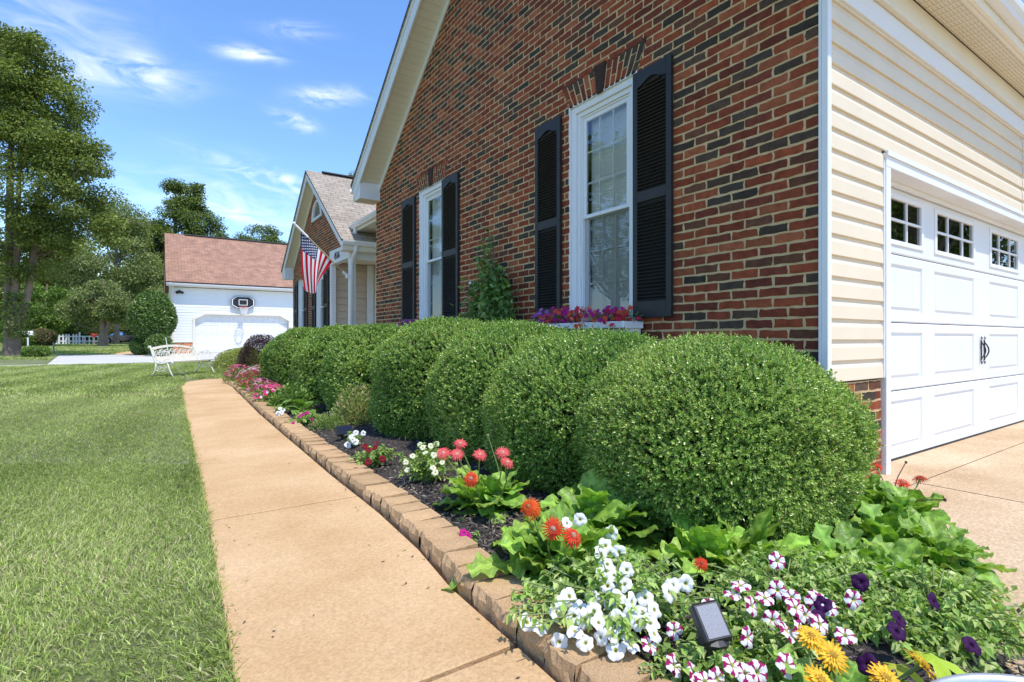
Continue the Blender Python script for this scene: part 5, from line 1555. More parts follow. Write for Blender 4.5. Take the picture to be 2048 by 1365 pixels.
# ================================================================== FLAG, BENCH, SMALL THINGS
def flag():
    p0, p1 = Vector((4.10, 13.63, 2.61)), Vector((2.84, 13.63, 3.77))
    root = thing('flag_on_pole', 'American flag hanging from a slanted pole on the porch post', 'flag', p0)
    b = MB(); b.tube([(0, 0, 0), p1-p0], .017, 8); b.build('pole', mat('brass_pole', (.45, .36, .22), rough=.4), root)
    d = (p1-p0).normalized()
    b = MB(); b.tube([(p1-p0) - d*.40, (p1-p0) + d*.02], .028, 8); b.lathe([(0, .05), (.03, .04), (.042, .0), (.03, -.03), (0, -.04)], 10, c=(p1-p0)+d*.04)
    b.build('pole_top', MAT['white'], root)
    b = MB(); b.box(-.04, .03, -.05, .05, -.06, .06, b=.008); b.tube([(-.01, 0, 0), d*.16], .035, 8); b.build('bracket', MAT['white'], root)
    # cloth: hoist s along the pole (0 at its tip), fly t hanging down, folded over itself
    Lp = (p1-p0).length
    S0, S1 = Lp*.90, Lp*.30
    def cloth(s, t, off=0.0):
        a = S0 + (S1-S0)*s
        P = d*a
        drop = 1.42*t*(1 - .50*s**1.5)
        # gravity pulls folds towards the middle of the hoist
        x = P.x + t*(.10*(1-s) - .42*s**1.6) - .03*math.sin(3*t)
        y = .13*t**.6*math.sin(s*7.5 + .8) + .05*t*math.sin(s*15+2*t) - .06*t
        z = P.z - drop - .02
        return Vector((x, y + off, z))
    NS, NT = 39, 40; V, Fq, C = [], [], []
    red, white, blue = (.55, .012, .035), (.80, .80, .80), (.018, .030, .13)
    for i in range(NS+1):
        for j in range(NT+1): V.append(cloth(i/NS, j/NT))
    for i in range(NS):
        for j in range(NT):
            Fq.append((i*(NT+1)+j, i*(NT+1)+j+1, (i+1)*(NT+1)+j+1, (i+1)*(NT+1)+j))
            st = i*13//NS
            C.append(np.array(blue if (st < 7 and j < NT*.30) else (red if st % 2 == 0 else white)))
    cl = big('cloth', np.array([tuple(v) for v in V]), np.array(Fq), np.array(C), MAT['flag'], root, smooth=True)
    b = MB()
    for row in range(9):
        nn = 6 if row % 2 == 0 else 5
        for k in range(nn):
            s = (row+1)/10*7/13; t = ((k+.5+(0 if row % 2 == 0 else .5))/6)*.30
            for off in (-.006, .006):
                pts = []
                for q in range(10):
                    rr = .026 if q % 2 == 0 else .011; a = 2*math.pi*q/10
                    pts.append(cloth(min(1, max(0, s + rr*math.cos(a)/abs(S1-S0))), max(0, t + rr*math.sin(a)/1.42), off))
                b.add(pts, [tuple(range(10))])
    b.build('stars', MAT['white'], cl)
flag()

def bench():
    root = thing('garden_bench', 'white ornate metal garden bench standing on the lawn', 'bench', (.36, 16.36, 0), R(50))
    Lb = 1.62
    def spiral(c, r0, r1, a0, a1, n=18, plane='yz', x=0):
        pts = []
        for k in range(n+1):
            t = k/n; a = a0 + (a1-a0)*t; rr = r0 + (r1-r0)*t
            p = (c[0] + rr*math.cos(a), c[1] + rr*math.sin(a))
            pts.append((x, p[0], p[1]) if plane == 'yz' else (p[0], x, p[1]))
        return pts
    prof = [(.02, .335), (-.03, .34), (-.045, .37), (-.02, .40), (.03, .405), (.12, .375), (.22, .355), (.32, .355), (.40, .375), (.46, .43), (.50, .52), (.54, .64), (.575, .76), (.60, .80), (.635, .80), (.645, .77), (.62, .755)]
    for x in (0, Lb):
        b = MB(); b.tube([(x, y, z) for y, z in prof], .022, 8); b.build('side_frame', MAT['bench'], root, smooth=True)
        b = MB()
        b.tube([(x, .10, .37), (x, .06, .22), (x, .0, .10), (x, -.06, 0)], [.022, .02, .018, .022], 6)
        b.build('leg', MAT['bench'], root, smooth=True)
        b = MB()
        b.tube([(x, .42, .38), (x, .44, .22), (x, .49, .10), (x, .56, 0)], [.022, .02, .018, .022], 6)
        b.build('leg', MAT['bench'], root, smooth=True)
        b = MB()
        b.tube(spiral((.18, .24), .065, .015, 0, 9), .009, 5); b.tube(spiral((.33, .24), .065, .015, 3.14, -6), .009, 5)
        b.tube([(x*0, .05, .20), (x*0, .16, .15), (x*0, .25, .165), (x*0, .34, .15), (x*0, .46, .19)], .010, 5)
        b.v = [(x, p[1], p[2]) for p in b.v] if False else [(p[0] + x, p[1], p[2]) for p in b.v]
        b.build('leg_scroll', MAT['bench'], root)
        b = MB()
        arm = [(.50, .50), (.44, .58), (.34, .63), (.22, .66), (.12, .66)]
        b.tube([(x, y, z) for y, z in arm] , .014, 6)
        b.tube([(p[0]+x, p[1], p[2]) for p in spiral((.12, .60), .062, .014, 1.57, 9.5)], .012, 6)
        b.tube([(p[0]+x, p[1], p[2]) for p in spiral((.11, .55), .11, .09, 1.3, -1.6)], .012, 6)
        b.tube([(p[0]+x, p[1], p[2]) for p in spiral((.30, .565), .045, .012, 2, -5)], .010, 5)
        b.build('armrest', MAT['bench'], root)
    b = MB()
    def bp(u, h):     # point on the raked back: u along, h height
        t = (h-.43)/.40; return (u, .465 + .14*t, h)
    n = 24
    top = [bp(Lb*k/n, .755 + .085*math.sin(math.pi*k/n)) for k in range(n+1)]; top2 = [bp(Lb*k/n, .695 + .085*math.sin(math.pi*k/n)) for k in range(n+1)]
    for k in range(n): b.prism([top[k], top[k+1], top2[k+1], top2[k]], (0, .03, 0))
    for u in (.03, Lb-.09): b.prism([bp(u, .43), bp(u+.06, .43), bp(u+.06, .74), bp(u, .74)], (0, .03, 0))
    lo1 = [bp(.09+(Lb-.18)*k/n, .50 + .045*math.sin(math.pi*k/n)) for k in range(n+1)]; lo2 = [bp(.09+(Lb-.18)*k/n, .415 + .02*math.sin(math.pi*k/n)) for k in range(n+1)]
    for k in range(n): b.prism([lo1[k], lo1[k+1], lo2[k+1], lo2[k]], (0, .03, 0))
    back = b.build('backrest', MAT['bench'], root)
    b = MB()
    for k in range(8):
        u = .17 + (Lb-.34)*k/7; c = (u, .64 + .035*math.sin(math.pi*k/7))
        sg = 1 if k % 2 else -1
        pts = [(c[0] + (.075 - .06*q/16)*math.cos(sg*q*.55), c[1] + (.075-.06*q/16)*math.sin(sg*q*.55)) for q in range(17)]
        b.tube([bp(p, h) for p, h in pts], .010, 5)
        b.tube([bp(u-.09, .53), bp(u-.03, .60), bp(u+.04, .575), bp(u+.10, .70)], .010, 5)
    b.build('scrollwork', MAT['bench'], back)
    b = MB()
    for k, (y, z) in enumerate(((-.01, .395), (.075, .385), (.16, .362), (.245, .352), (.33, .352), (.41, .376))):
        b.box(.0, Lb, y-.034, y+.034, z+.004, z+.024, b=.004)
    b.build('seat', MAT['bench'], root)
bench()

# solar spotlights
def solar(label, p, face, w, h, m, name='solar_light', roll=0.0):
    root = thing(name, label, 'solar light', (p.x, p.y, 0), 0, 'solar garden lights')
    hd = MB(); hd.box(-w/2, w/2, -h/2, h/2, -.035, 0, b=.006)
    q = (Vector(face).to_track_quat('Z', 'Y') @ Euler((0, 0, roll)).to_quaternion()).to_matrix().to_4x4()
    M = Matrix.Translation((0, 0, p.z)) @ q
    hd.v = [tuple(M @ Vector(v)) for v in hd.v]; hd.build('panel_housing', MAT['black_plastic'], root)
    g = MB(); e = .010; g.add([M @ Vector(v) for v in ((-w/2+e, -h/2+e, .002), (w/2-e, -h/2+e, .002), (w/2-e, h/2-e, .002), (-w/2+e, h/2-e, .002))], [(0,1,2,3)])
    g.build('solar_panel', m, root)
    s = MB(); s.tube([(0, 0, -.05), (0, 0, p.z-.03)], .012, 8); s.lathe([(0, p.z-.10), (.035, p.z-.10), (.045, p.z-.05), (.02, p.z-.03)], 12); s.build('stake', MAT['black_plastic'], root)
solar('square grey solar light panel tilted up among the petunias', at(1425, 1242, .20), (-.28, -.62, .62), .085, .105, MAT['solar'], roll=.10)
solar('small blue-black solar light panel on a stake over bare mulch', at(690, 860, .13), (.25, -.75, .55), .17, .10, MAT['solar_blue'], roll=-.05)

# galvanised tub with a red-leaved plant
def tub():
    c = Vector((1.263, .12, 0)); root = thing('metal_tub', 'round galvanised metal tub planter at the corner of the bed', 'tub', c)
    b = MB(); b.lathe([(0, 0), (.265, 0), (.273, .10), (.268, .105), (.276, .11), (.290, .275), (.296, .283), (.304, .286), (.307, .294), (.302, .302), (.294, .300), (.288, .288), (.278, .25), (0, .24)], 72)
    b.build('tub_body', MAT['zinc'], root, smooth=True)
    b = MB(); b.tube([(.03, -.285, .2), (.05, -.33, .2), (-.05, -.33, .2), (-.03, -.285, .2)], .006, 6); b.build('handle', MAT['zinc'], root)
    b = MB(); b.lathe([(0, .255), (.15, .258), (.279, .25)], 32); b.build('potting_soil', MAT['soil'], root)
    g = thing('red_leaf_plant', 'plant with narrow red blades growing in the metal tub', 'plant', c + Vector((.10, .08, .255)))
    b = MB(); rr = random.Random(6)
    for k in range(14):
        a = rr.uniform(-2.2, .9); L = rr.uniform(.16, .26); e = rr.uniform(.35, .75)
        pts = []
        for i in range(6):
            t = i/5; pts.append((Vector((math.cos(a)*L*e*t, math.sin(a)*L*e*t, L*.62*t - .30*L*t*t)), .010*(1-t**2)+.0006))
        s = Vector((-math.sin(a), math.cos(a), 0))
        vs = [p - s*w for p, w in pts] + [p + s*w for p, w in pts]
        b.add(vs, [(i, i+1, 7+i, 6+i) for i in range(5)], (.45*rr.uniform(.7, 1.1), .012, .03))
    b.build('blades', MAT['big_leaf'], g)
tub()
# ================================================================== TREES
def tree(name, label, base, trunk_pts, trunk_r, ells, nclump, rc, nleaf, leaf, cols, seed, group=None, rz=-R(YAW), limbs=18, stems=None, asp=.6, mat_='tree_leaf', hollow=.45, extra=None, cat='tree'):
    """ells: (centre, radii, weight) ellipsoids of the crown in the tree's own frame, whose x runs across the view"""
    root = thing(name, label, cat, base, rz, group)
    r = np.random.default_rng(seed)
    b = MB()
    allst = [(trunk_pts, trunk_r)] + (stems or [])
    for pts, rad in allst: b.tube(pts, rad, 9)
    W = np.array([e[2] for e in ells], float); W /= W.sum()
    cl, rcs = [], []
    for k in range(nclump):
        e = ells[r.choice(len(ells), p=W)]
        d = r.normal(size=3); d /= np.linalg.norm(d)
        q = hollow + (1-hollow) * r.random() ** .6
        c = np.array(e[0]) + d*np.array(e[1])*q
        cl.append(c); rcs.append(rc*r.uniform(.6, 1.35))
    cl = np.array(cl)
    # limbs reach from the stem nearest in height to clumps
    spine = [np.array(p) for pts, _ in allst for p in pts[1:]]
    for k in r.choice(len(cl), min(limbs, len(cl)), replace=False):
        c = cl[k]
        cand = [p for p in spine if p[2] < c[2] - .1] or [spine[0]]
        s = min(cand, key=lambda p: np.linalg.norm((p - c)*np.array([1, 1, .6])))
        m = s*.5 + c*.5 + np.array([0, 0, -.12*np.linalg.norm(c[:2]-s[:2])]) + r.normal(size=3)*.15
        t0 = trunk_r[-1] if hasattr(trunk_r, '__len__') else trunk_r
        b.tube([tuple(s), tuple(m), tuple(c)], [max(.05, t0*.8), max(.035, t0*.5), .018], 5)
    b.build('trunk', MAT['bark'], root)
    per = nleaf // nclump; parts = []
    for k in range(nclump):
        n = int(per*(rcs[k]/rc)**2) + 3
        d = r.normal(size=(n, 3)); d /= np.linalg.norm(d, axis=1, keepdims=True)
        P = cl[k] + d*(rcs[k]*np.array([1.0, 1.0, .62]))*(r.random((n, 1))**.45)
        dr = d*.5 + r.normal(size=(n, 3))*.6 + np.array([0, 0, -.25]); nm = np.array([0, 0, 1.]) + d*.5 + r.normal(size=(n, 3))*.45
        L = leaf*r.uniform(.6, 1.3, n)
        C = np.array(cols)[r.choice(len(cols), n)]*r.uniform(.8, 1.2, (n, 1))*r.uniform(.85, 1.15)
        parts.append(scatter(LEAF2, P, dr, nm, L, L*asp, C))
    V, Fc, C = join(parts); big('crown', V, Fc, C, MAT[mat_], root)
    return root
G_OAK = [(.15, .20, .042), (.19, .24, .052), (.12, .165, .036), (.26, .29, .075)]
G_GREY = [(.25, .29, .105), (.20, .245, .085), (.31, .34, .15), (.155, .20, .065)]
G_DARK = [(.14, .19, .042), (.175, .23, .052), (.105, .15, .034)]
G_LIME = [(.16, .25, .045), (.20, .30, .06), (.12, .20, .035)]

p = at_d(24, 715, 27.2); zb = zg(p.y)
tree('maple_tree', 'tall multi-stemmed shade tree at the edge of the lawn by the street', (p.x, p.y, zb-.05),
     [(0, 0, -.2), (-.02, 0, .15), (.0, 0, 1.0), (.03, 0, 1.9), (-.12, 0, 3.0), (-.2, .1, 5.5), (-.1, 0, 9), (.0, 0, 13)], [.50, .40, .33, .32, .24, .20, .15, .07],
     [((.2, 0, 9.0), (4.0, 4.2, 4.2), 4.5), ((.6, 0, 12.6), (2.7, 2.7, 3.0), 3), ((1.5, -.5, 14.6), (.9, .9, 2.1), 1), ((-.2, .4, 15.3), (.8, .8, 2.0), 1), ((3.5, -.3, 9.3), (1.5, 1.7, 2.0), 1.2), ((3.3, 0, 6.6), (1.7, 2, 1.4), .9), ((-3.4, 0, 8.5), (2.3, 2.3, 3.6), 1.8), ((1.2, 0, 5.4), (1.9, 2, 1.3), .9)],
     370, .70, 98000, .150, G_OAK, 300, limbs=46,
     stems=[([(.25, 0, 1.7), (.7, .1, 3.2), (1.05, .1, 5.2), (1.2, 0, 7.5), (1.6, 0, 10)], [.24, .17, .15, .12, .06]), ([(.05, -.1, 1.8), (.35, -.2, 3.6), (.55, -.3, 6), (.6, -.2, 11)], [.20, .15, .13, .07])])
# ivy on that trunk
g = thing('trunk_ivy', 'dark ivy leaves clinging round the trunk of the big shade tree', 'ivy', (p.x, p.y, zb), -R(YAW))
n = 1100; t = rng.random(n); a = rng.uniform(0, 6.28, n); rr = .36 + .18*rng.random(n)*np.sin(np.pi*t)
P = np.stack([rr*np.cos(a) + .30, rr*np.sin(a)-.05, 1.0 + 2.3*t], 1)
V, Fc, C = scatter(LEAF2, P, rdir(n) + np.array([0, 0, -.5]), np.stack([np.cos(a), np.sin(a), 0*a+.4], 1) + rdir(n)*.4, rng.uniform(.10, .18, n), .10, mixc(G_OAK, n)); big('leaves', V, Fc, C, MAT['tree_leaf'], g)

BG = 'trees beyond the lawn'
def bgtree(name, label, u, d, h, ells, nclump, rc, nleaf, leaf, cols, seed, tr=.22, v0=None, **k):
    p = at_d(u, HORIZON, d); z = zg(p.y)
    return tree(name, label, (p.x, p.y, z), [(0, 0, -.2), (.1, 0, h*.2), (.0, 0, h*.5), (.1, 0, h*.92)], [tr*1.5, tr, tr*.75, .05], ells, nclump, rc, nleaf, leaf, cols, seed, BG, **k)
bgtree('broadleaf_tree', 'broad grey-green tree filling the gap between shade tree and white garage', 232, 56, 15.2,
       [((0, 0, 9.0), (4.4, 4.0, 5.0), 4), ((.8, 0, 13.0), (2.2, 2.4, 2.2), 1.5), ((3.0, -.5, 6.2), (2.4, 2.4, 3), 1.6), ((-3.4, 0, 7), (2.6, 2.4, 3.4), 1.6)], 130, 1.15, 34000, .24, G_GREY, 310)
bgtree('broadleaf_tree', 'small leaning grey-green tree with forked brown trunk in front of the dark car', 205, 47, 6.4,
       [((-.2, 0, 4.2), (2.3, 2.2, 1.7), 3), ((1.4, 0, 3.4), (1.6, 1.6, 1.3), 1.2), ((-1.8, 0, 3.0), (1.4, 1.5, 1.4), 1.2)], 60, .75, 15000, .20, G_GREY, 311, tr=.30,
       stems=[([(.1, 0, .9), (.7, 0, 2.2), (1.3, 0, 3.4)], [.2, .15, .06])])
bgtree('evergreen_tree', 'tall dark pointed tree rising behind the red garage roof', 350, 64, 20.2,
       [((0, 0, 11.5), (2.9, 3.0, 6.0), 4), ((.2, 0, 17.0), (1.1, 1.1, 2.8), 1.4), ((-1.9, 0, 10), (2.2, 2.4, 5), 2)], 120, 1.0, 30000, .24, G_DARK, 312)
bgtree('evergreen_tree', 'tall dark tree leaning towards the open sky behind the garage roof', 400, 66, 20.6,
       [((-.2, 0, 12), (2.4, 2.6, 5.8), 4), ((-.5, 0, 17.6), (.9, 1.1, 2.4), 1.2), ((1.6, 0, 13.4), (1.2, 1.2, 2.4), .9), ((1.6, 0, 9), (2, 2, 3.8), 1.5)], 105, .95, 26000, .24, G_DARK, 313)
bgtree('pine_tree', 'rounded dark pine above the far end of the red roof', 522, 78, 17.2,
       [((0, 0, 13.8), (3.4, 3, 3.4), 4), ((2.6, 0, 12.6), (2.4, 2.4, 2.8), 2), ((-2.6, 0, 12.8), (1.9, 1.8, 2.4), 1.5), ((0, 0, 8), (4, 4, 4), 2)], 120, .95, 24000, .26, G_DARK, 314)
bgtree('broadleaf_tree', 'pale green tree peeping over the roof beside the dark pine', 470, 74, 14.6, [((0, 0, 11.4), (1.6, 1.6, 2.6), 2), ((.6, 0, 8), (2.6, 2.6, 3), 1)], 36, .8, 8000, .26, G_LIME, 315)
bgtree('broadleaf_tree', 'tree top just showing between the porch roof and main gable', 712, 62, 20.4, [((0, 0, 17.4), (2.2, 2.2, 2.7), 2), ((0, 0, 12), (3, 3, 4), 1)], 44, 1.0, 9000, .26, G_OAK, 316)
bgtree('broadleaf_tree', 'bright lime understory tree seen past the shade tree trunk', 92, 49, 6.2, [((0, 0, 3.4), (2.6, 2.2, 2.4), 3), ((-1.9, 0, 2.4), (1.8, 1.8, 1.6), 1)], 60, .8, 13000, .20, G_LIME, 317)
bgtree('broadleaf_tree', 'mid green tree behind the big trunk with dark gaps', 105, 60, 14.5, [((0, 0, 9.5), (3.6, 3.4, 4.6), 4), ((1.8, 0, 6.0), (3.0, 2.6, 3.0), 2)], 95, 1.1, 22000, .25, G_OAK, 318)
bgtree('broadleaf_tree', 'dense green tree on the far side of the street', 28, 58, 12.0, [((0, 0, 7.5), (4.2, 3.8, 4.4), 4), ((-2, 0, 4), (3.0, 2.6, 2.6), 2)], 90, 1.1, 20000, .25, G_OAK, 319)
bgtree('broadleaf_tree', 'mid green tree left of the garage roof, behind the broad grey-green one' if False else 'mid green tree close behind the grey-green one, touching the garage roof', 300, 62, 15.8, [((0, 0, 9.5), (3.2, 3.2, 5.6), 4)], 80, 1.05, 18000, .25, G_OAK, 320)
# trees on the camera's side of the street (they show in the window panes)
for k, (x, y, h) in enumerate(((-13, 21, 13), (-20, 13, 15), (25, -4.5, 12), (32, -7, 14), (40, -6.5, 14), (34, -12, 14))):
    tree('street_tree', 'leafy shade tree reflected in the window panes', (x, y, 0), [(0, 0, -.2), (0, 0, 3), (0, 0, h*.8)], [.3, .25, .08],
         [((0, 0, h*.62), (h*.30, h*.30, h*.34), 1)], 60, 1.1, 9000, .30, G_OAK, 330+k, 'trees across the street', limbs=14)

# distant wood: a mass of foliage closing the view
def woods():
    n = 46000; parts = []
    u = rng.uniform(-420, 520, n); d = rng.uniform(84, 100, n)
    top = 12.5 + 2.6*snoise(np.stack([u, u*0, u*0], 1), .016, 80, 3) + 1.2*snoise(np.stack([u, u*0, u*0], 1), .07, 81, 2)
    top = np.where(u > 330, top*.62, top)
    z = top*np.sqrt(rng.random(n)) * (1 - .08*rng.random(n))
    r = d*(u-1024)/F_PX
    P = np.stack([r*CY + d*SY, -r*SY + d*CY, .5 + z], 1)
    P[:, :2] += rng.normal(0, .8, (n, 2))
    V, Fc, C = scatter(LEAF2, P, rdir(n)+np.array([0, 0, -.2]), np.array([-.2, -.5, .9])+rdir(n)*.7, rng.uniform(.35, .75, n), rng.uniform(.25, .5, n), mixc(G_DARK+G_OAK, n))
    tag(big('distant_woods', V, Fc, C, MAT['tree_leaf']), 'dark green wood closing the view beyond the picket fence', 'woods', kind='stuff')
    # upright dark sheet behind the leaves, closing the gaps between them
    b = MB()
    for a, c in zip(range(-460, 560, 40), range(-420, 600, 40)):
        p, q = at_d(a, HORIZON, 101), at_d(c, HORIZON, 101)
        h0 = 9.5 + 2*math.sin(a*.02) if a < 330 else 6
        h1 = 9.5 + 2*math.sin(c*.02) if c < 330 else 6
        b.add([(p.x, p.y, 0), (q.x, q.y, 0), (q.x+1.5, q.y+2, h1), (p.x+1.5, p.y+2, h0)], [(0,1,2,3)])
    tag(b.build('dark_backing_sheet', MAT['twig']), kind='structure')
woods()

def shrub_at(name, label, u, v, d, r, h, n, leaf, cols, seed, mat_='boxwood', rz=1.0, z0=0.0, asp=.6):
    p = at_d(u, HORIZON, d); z = zg(p.y)
    root = thing(name, label, 'shrub', (p.x, p.y, z))
    dd = rdir(n); lum = 1 + .08*snoise(dd, 3.5, seed, 3); q = 1 - .2*rng.random(n)**1.5
    P = dd*np.array([r, r, h/2])*(q*lum)[:, None]; P[:, 2] += h/2 + z0
    keep = P[:, 2] > .02; P, dd = P[keep], dd[keep]; m = len(P)
    L = leaf*rng.uniform(.6, 1.3, m)
    V, Fc, C = scatter(LEAF2, P, dd*.5+rdir(m)*.8, dd+rdir(m)*.6+np.array([0, 0, .5]), L, L*asp, mixc(cols, m)); big('foliage', V, Fc, C, MAT[mat_], root)
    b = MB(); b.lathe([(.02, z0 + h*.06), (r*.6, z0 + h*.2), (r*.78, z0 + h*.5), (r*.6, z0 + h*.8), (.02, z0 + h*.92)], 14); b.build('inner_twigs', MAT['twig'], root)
    b = MB(); b.tube([(0, 0, -.1), (0, 0, z0 + h*.4)], [.09, .05], 6); b.build('stem', MAT['bark'], root)
    return root
SG = [(.10, .18, .035), (.13, .22, .045), (.07, .13, .028), (.20, .29, .07)]
shrub_at('round_shrub', 'big glossy round shrub clipped like a ball at the garage corner', 306, 640, 29.8, 1.12, 2.75, 16000, .12, SG, 91, z0=.75)
shrub_at('small_shrub', 'small bright green shrub under the round shrub, nearer the garage', 318, 680, 28.6, .62, 1.15, 7000, .09, SG, 92)
shrub_at('small_shrub', 'small dark green shrub under the round shrub, nearer the car', 283, 685, 29.5, .52, 1.05, 6000, .09, [(.07, .13, .03), (.10, .17, .035)], 93)
shrub_at('flowering_shrub', 'loose pinkish flowering shrub at the left end of the picket fence' if False else 'loose pinkish flowering shrub beside the white picket fence', 84, 680, 47, 1.05, 1.55, 5000, .13, [(.10, .16, .05), (.14, .2, .06), (.08, .13, .04), (.42, .18, .16)], 94, mat_='tree_leaf')
shrub_at('flowering_shrub', 'bushy bright green shrub behind the white mailbox', 42, 680, 46, 1.4, 1.5, 6000, .13, G_LIME, 95, mat_='tree_leaf')
shrub_at('weedy_bush', 'low weedy bush beside the pale driveway', 72, 715, 26.2, .55, .55, 1800, .10, [(.13, .22, .04), (.18, .27, .06)], 96, mat_='tree_leaf')
shrub_at('dark_bush', 'dark bush in the shade behind the picket fence', 160, 680, 66, 3.4, 3.2, 9000, .22, G_DARK, 97, mat_='tree_leaf')
shrub_at('dark_bush', 'dark bush overhanging the parked car', 250, 680, 72, 3.2, 3.6, 9000, .24, G_DARK, 98, mat_='tree_leaf')

# picket fence
def fence():
    a, c = at_d(108, HORIZON, 54), at_d(215, HORIZON, 56); v = (c - a); L = v.length; z = zg(a.y)
    root = thing('picket_fence', 'low white picket fence with missing pickets in front of the trees', 'fence', (a.x, a.y, z), math.atan2(v.y, v.x))
    sc_ = L/107.0
    for u in (113, 158, 210):
        b = MB(); x = (u-108)*sc_; b.box(x-.07, x+.07, -.07, .07, -.1, 1.15, b=.01); b.lathe([(.10, 1.15), (.10, 1.19), (.0, 1.26)], 4, c=(x, 0, 0)); b.build('post', MAT['white'], root)
    b = MB()
    for z0 in (.30, .78): b.box(0.35, L-.05, -.02, .02, z0, z0+.11)
    b.build('rails', MAT['white'], root)
    for u in (118, 126, 132, 137, 146, 152, 165, 169, 178, 186, 196, 203):
        x = (u-108)*sc_; h = 1.0 if u < 160 else .82; b = MB(); w = .075 if u < 160 else .05
        b.prism([(x-w, -.045, .05), (x+w, -.045, .05), (x+w, -.045, h), (x, -.045, h+.1), (x-w, -.045, h)], (0, .022, 0)); b.build('picket', MAT['white'], root)
fence()
# red sign, mailbox, stakes
p = at_d(188, HORIZON, 52); z = zg(p.y)
g = thing('red_sign', 'small red sign on a slim post in front of the picket fence', 'sign', (p.x, p.y, z), -R(YAW))
b = MB(); b.box(-.04, .04, -.02, .06, -.1, .85); b.build('post', mat('grey_wood', (.35, .32, .27), rough=.9), g)
b = MB(); b.prism([(-.36, -.03, 1.10), (-.12, -.03, .82), (.14, -.03, .80), (.36, -.03, 1.05), (.22, -.03, 1.16), (-.2, -.03, 1.18)], (0, .03, 0)); o = b.build('sign_board', mat('red_paint', (.62, .05, .05), rough=.5), g)
b = MB(); b.prism([(-.10, -.036, 1.04), (.10, -.036, 1.03), (.07, -.036, 1.10), (-.05, -.036, 1.11)], (0, .004, 0)); b.build('pale_patch', mat('pale_red', (.75, .42, .40), rough=.5), o)
p = at_d(56, HORIZON, 44); z = zg(p.y)
g = thing('mailbox', 'white mailbox on a post amid the roadside shrubs', 'mailbox', (p.x, p.y, z), -R(YAW)+.5)
b = MB(); n = 8; b.prism([(-.32, -.14, 1.0), (-.32, .14, 1.0)] + [(-.32, .14*math.cos(math.pi*k/n), 1.20+.14*math.sin(math.pi*k/n)) for k in range(n+1)], (.64, 0, 0)); b.build('box', MAT['white'], g)
b = MB(); b.box(-.05, .05, -.05, .05, -.1, .99, b=.008); b.build('post', MAT['white'], g)
b = MB(); b.box(.12, .16, -.16, -.145, 1.1, 1.42); b.build('flag', mat('mailbox_flag', (.6, .05, .04)), g)
p = at(107, 711, .08)
g = thing('grey_stake', 'thin grey metal stake at the corner of the pale driveway', 'stake', (p.x, p.y, .08))
b = MB(); b.tube([(0, 0, -.05), (0, 0, .72)], .035, 6); b.box(-.09, .09, -.09, .09, 0, .05); b.build('rod', mat('grey_metal', (.22, .25, .27), rough=.5, metal=.5), g)
p = at_d(335, HORIZON, 24.0)
g = thing('white_rod', 'thin leaning white rod sticking up behind the bench', 'rod', (p.x, p.y, 0))
b = MB(); b.tube([(.1, 0, -.1), (-.07, .04, 1.06)], .014, 6); b.build('rod', MAT['white'], g)

def car():
    p = at_d(252, HORIZON, 60); z = zg(p.y)
    root = thing('parked_car', 'dark blue car parked under the trees behind the leaning trunk', 'car', (p.x, p.y, z), -R(YAW))
    L, W = 4.6, 1.8
    lo = [(-2.3, .35), (-2.32, .62), (-2.2, .80), (-1.5, .92), (-1.0, .95), (1.6, .98), (2.25, .95), (2.32, .6), (2.28, .35)]
    def wheelarch(x0): return [(x0+.38, .35)] + [(x0+.38*math.cos(a), .35+.36*math.sin(a)) for a in np.linspace(.3, 2.84, 8)] + [(x0-.38, .35)]
    poly = lo[:] + wheelarch(1.42) + wheelarch(-1.42)
    b = MB()
    secs = [(-W/2, .96), (-W/2+.08, 1.0), (W/2-.08, 1.0), (W/2, .96)]
    rings = [[(x*s, y, .62 + (zz-.62)*s) for x, zz in poly] for y, s in secs]
    n = len(poly); vs = [q for r_ in rings for q in r_]
    b.add(vs, [(i*n+k, i*n+(k+1) % n, (i+1)*n+(k+1) % n, (i+1)*n+k) for i in range(3) for k in range(n)] + [tuple(range(n))[::-1], tuple(range(3*n, 4*n))])
    b.prism([(-.55, -.60, 1.40), (.0, -.62, 1.47), (.9, -.62, 1.45), (1.35, -.60, 1.36), (1.3, -.6, 1.33), (-.5, -.6, 1.36)], (0, 1.2, 0))
    body = b.build('body', MAT['car'], root)
    b = MB(); a = [(-1.35, .95), (-.55, 1.38), (1.3, 1.36), (1.95, .97)]
    lowr = [(x, -W/2+.06, z_) if z_ < 1.2 else (x, -.60, z_) for x, z_ in a]; hir = [(x, -y, z_) for x, y, z_ in lowr]
    b.add(lowr + hir, [(0,1,2,3), (7,6,5,4), (0,4,5,1), (1,5,6,2), (2,6,7,3)]); b.build('windows', MAT['dark_glass'], body)
    b = MB()
    for x0, x1, z0, z1 in ((-1.38, -.55, .96, 1.40), (.35, .33, .97, 1.40), (1.98, 1.3, .97, 1.38)):
        for s in (-1, 1): b.tube([(x0, s*(W/2-.05), z0), (x1, s*.605, z1)], .04, 5)
    b.build('pillars', MAT['car'], body)
    for x in (-1.42, 1.42):
        for s in (-1, 1):
            b = MB(); b.tube([(x, s*.70, .32), (x, s*.91, .32)], .33, 18); w = b.build('wheel', MAT['black_plastic'], root)
            b = MB(); b.tube([(x, s*.90, .32), (x, s*.925, .32)], .20, 14); b.build('rim', MAT['zinc'], w)
    for s in (-.62, .62):
        b = MB(); b.box(-2.335, -2.2, s-.16, s+.16, .62, .76, b=.02); b.build('headlight', MAT['zinc'], root)
car()

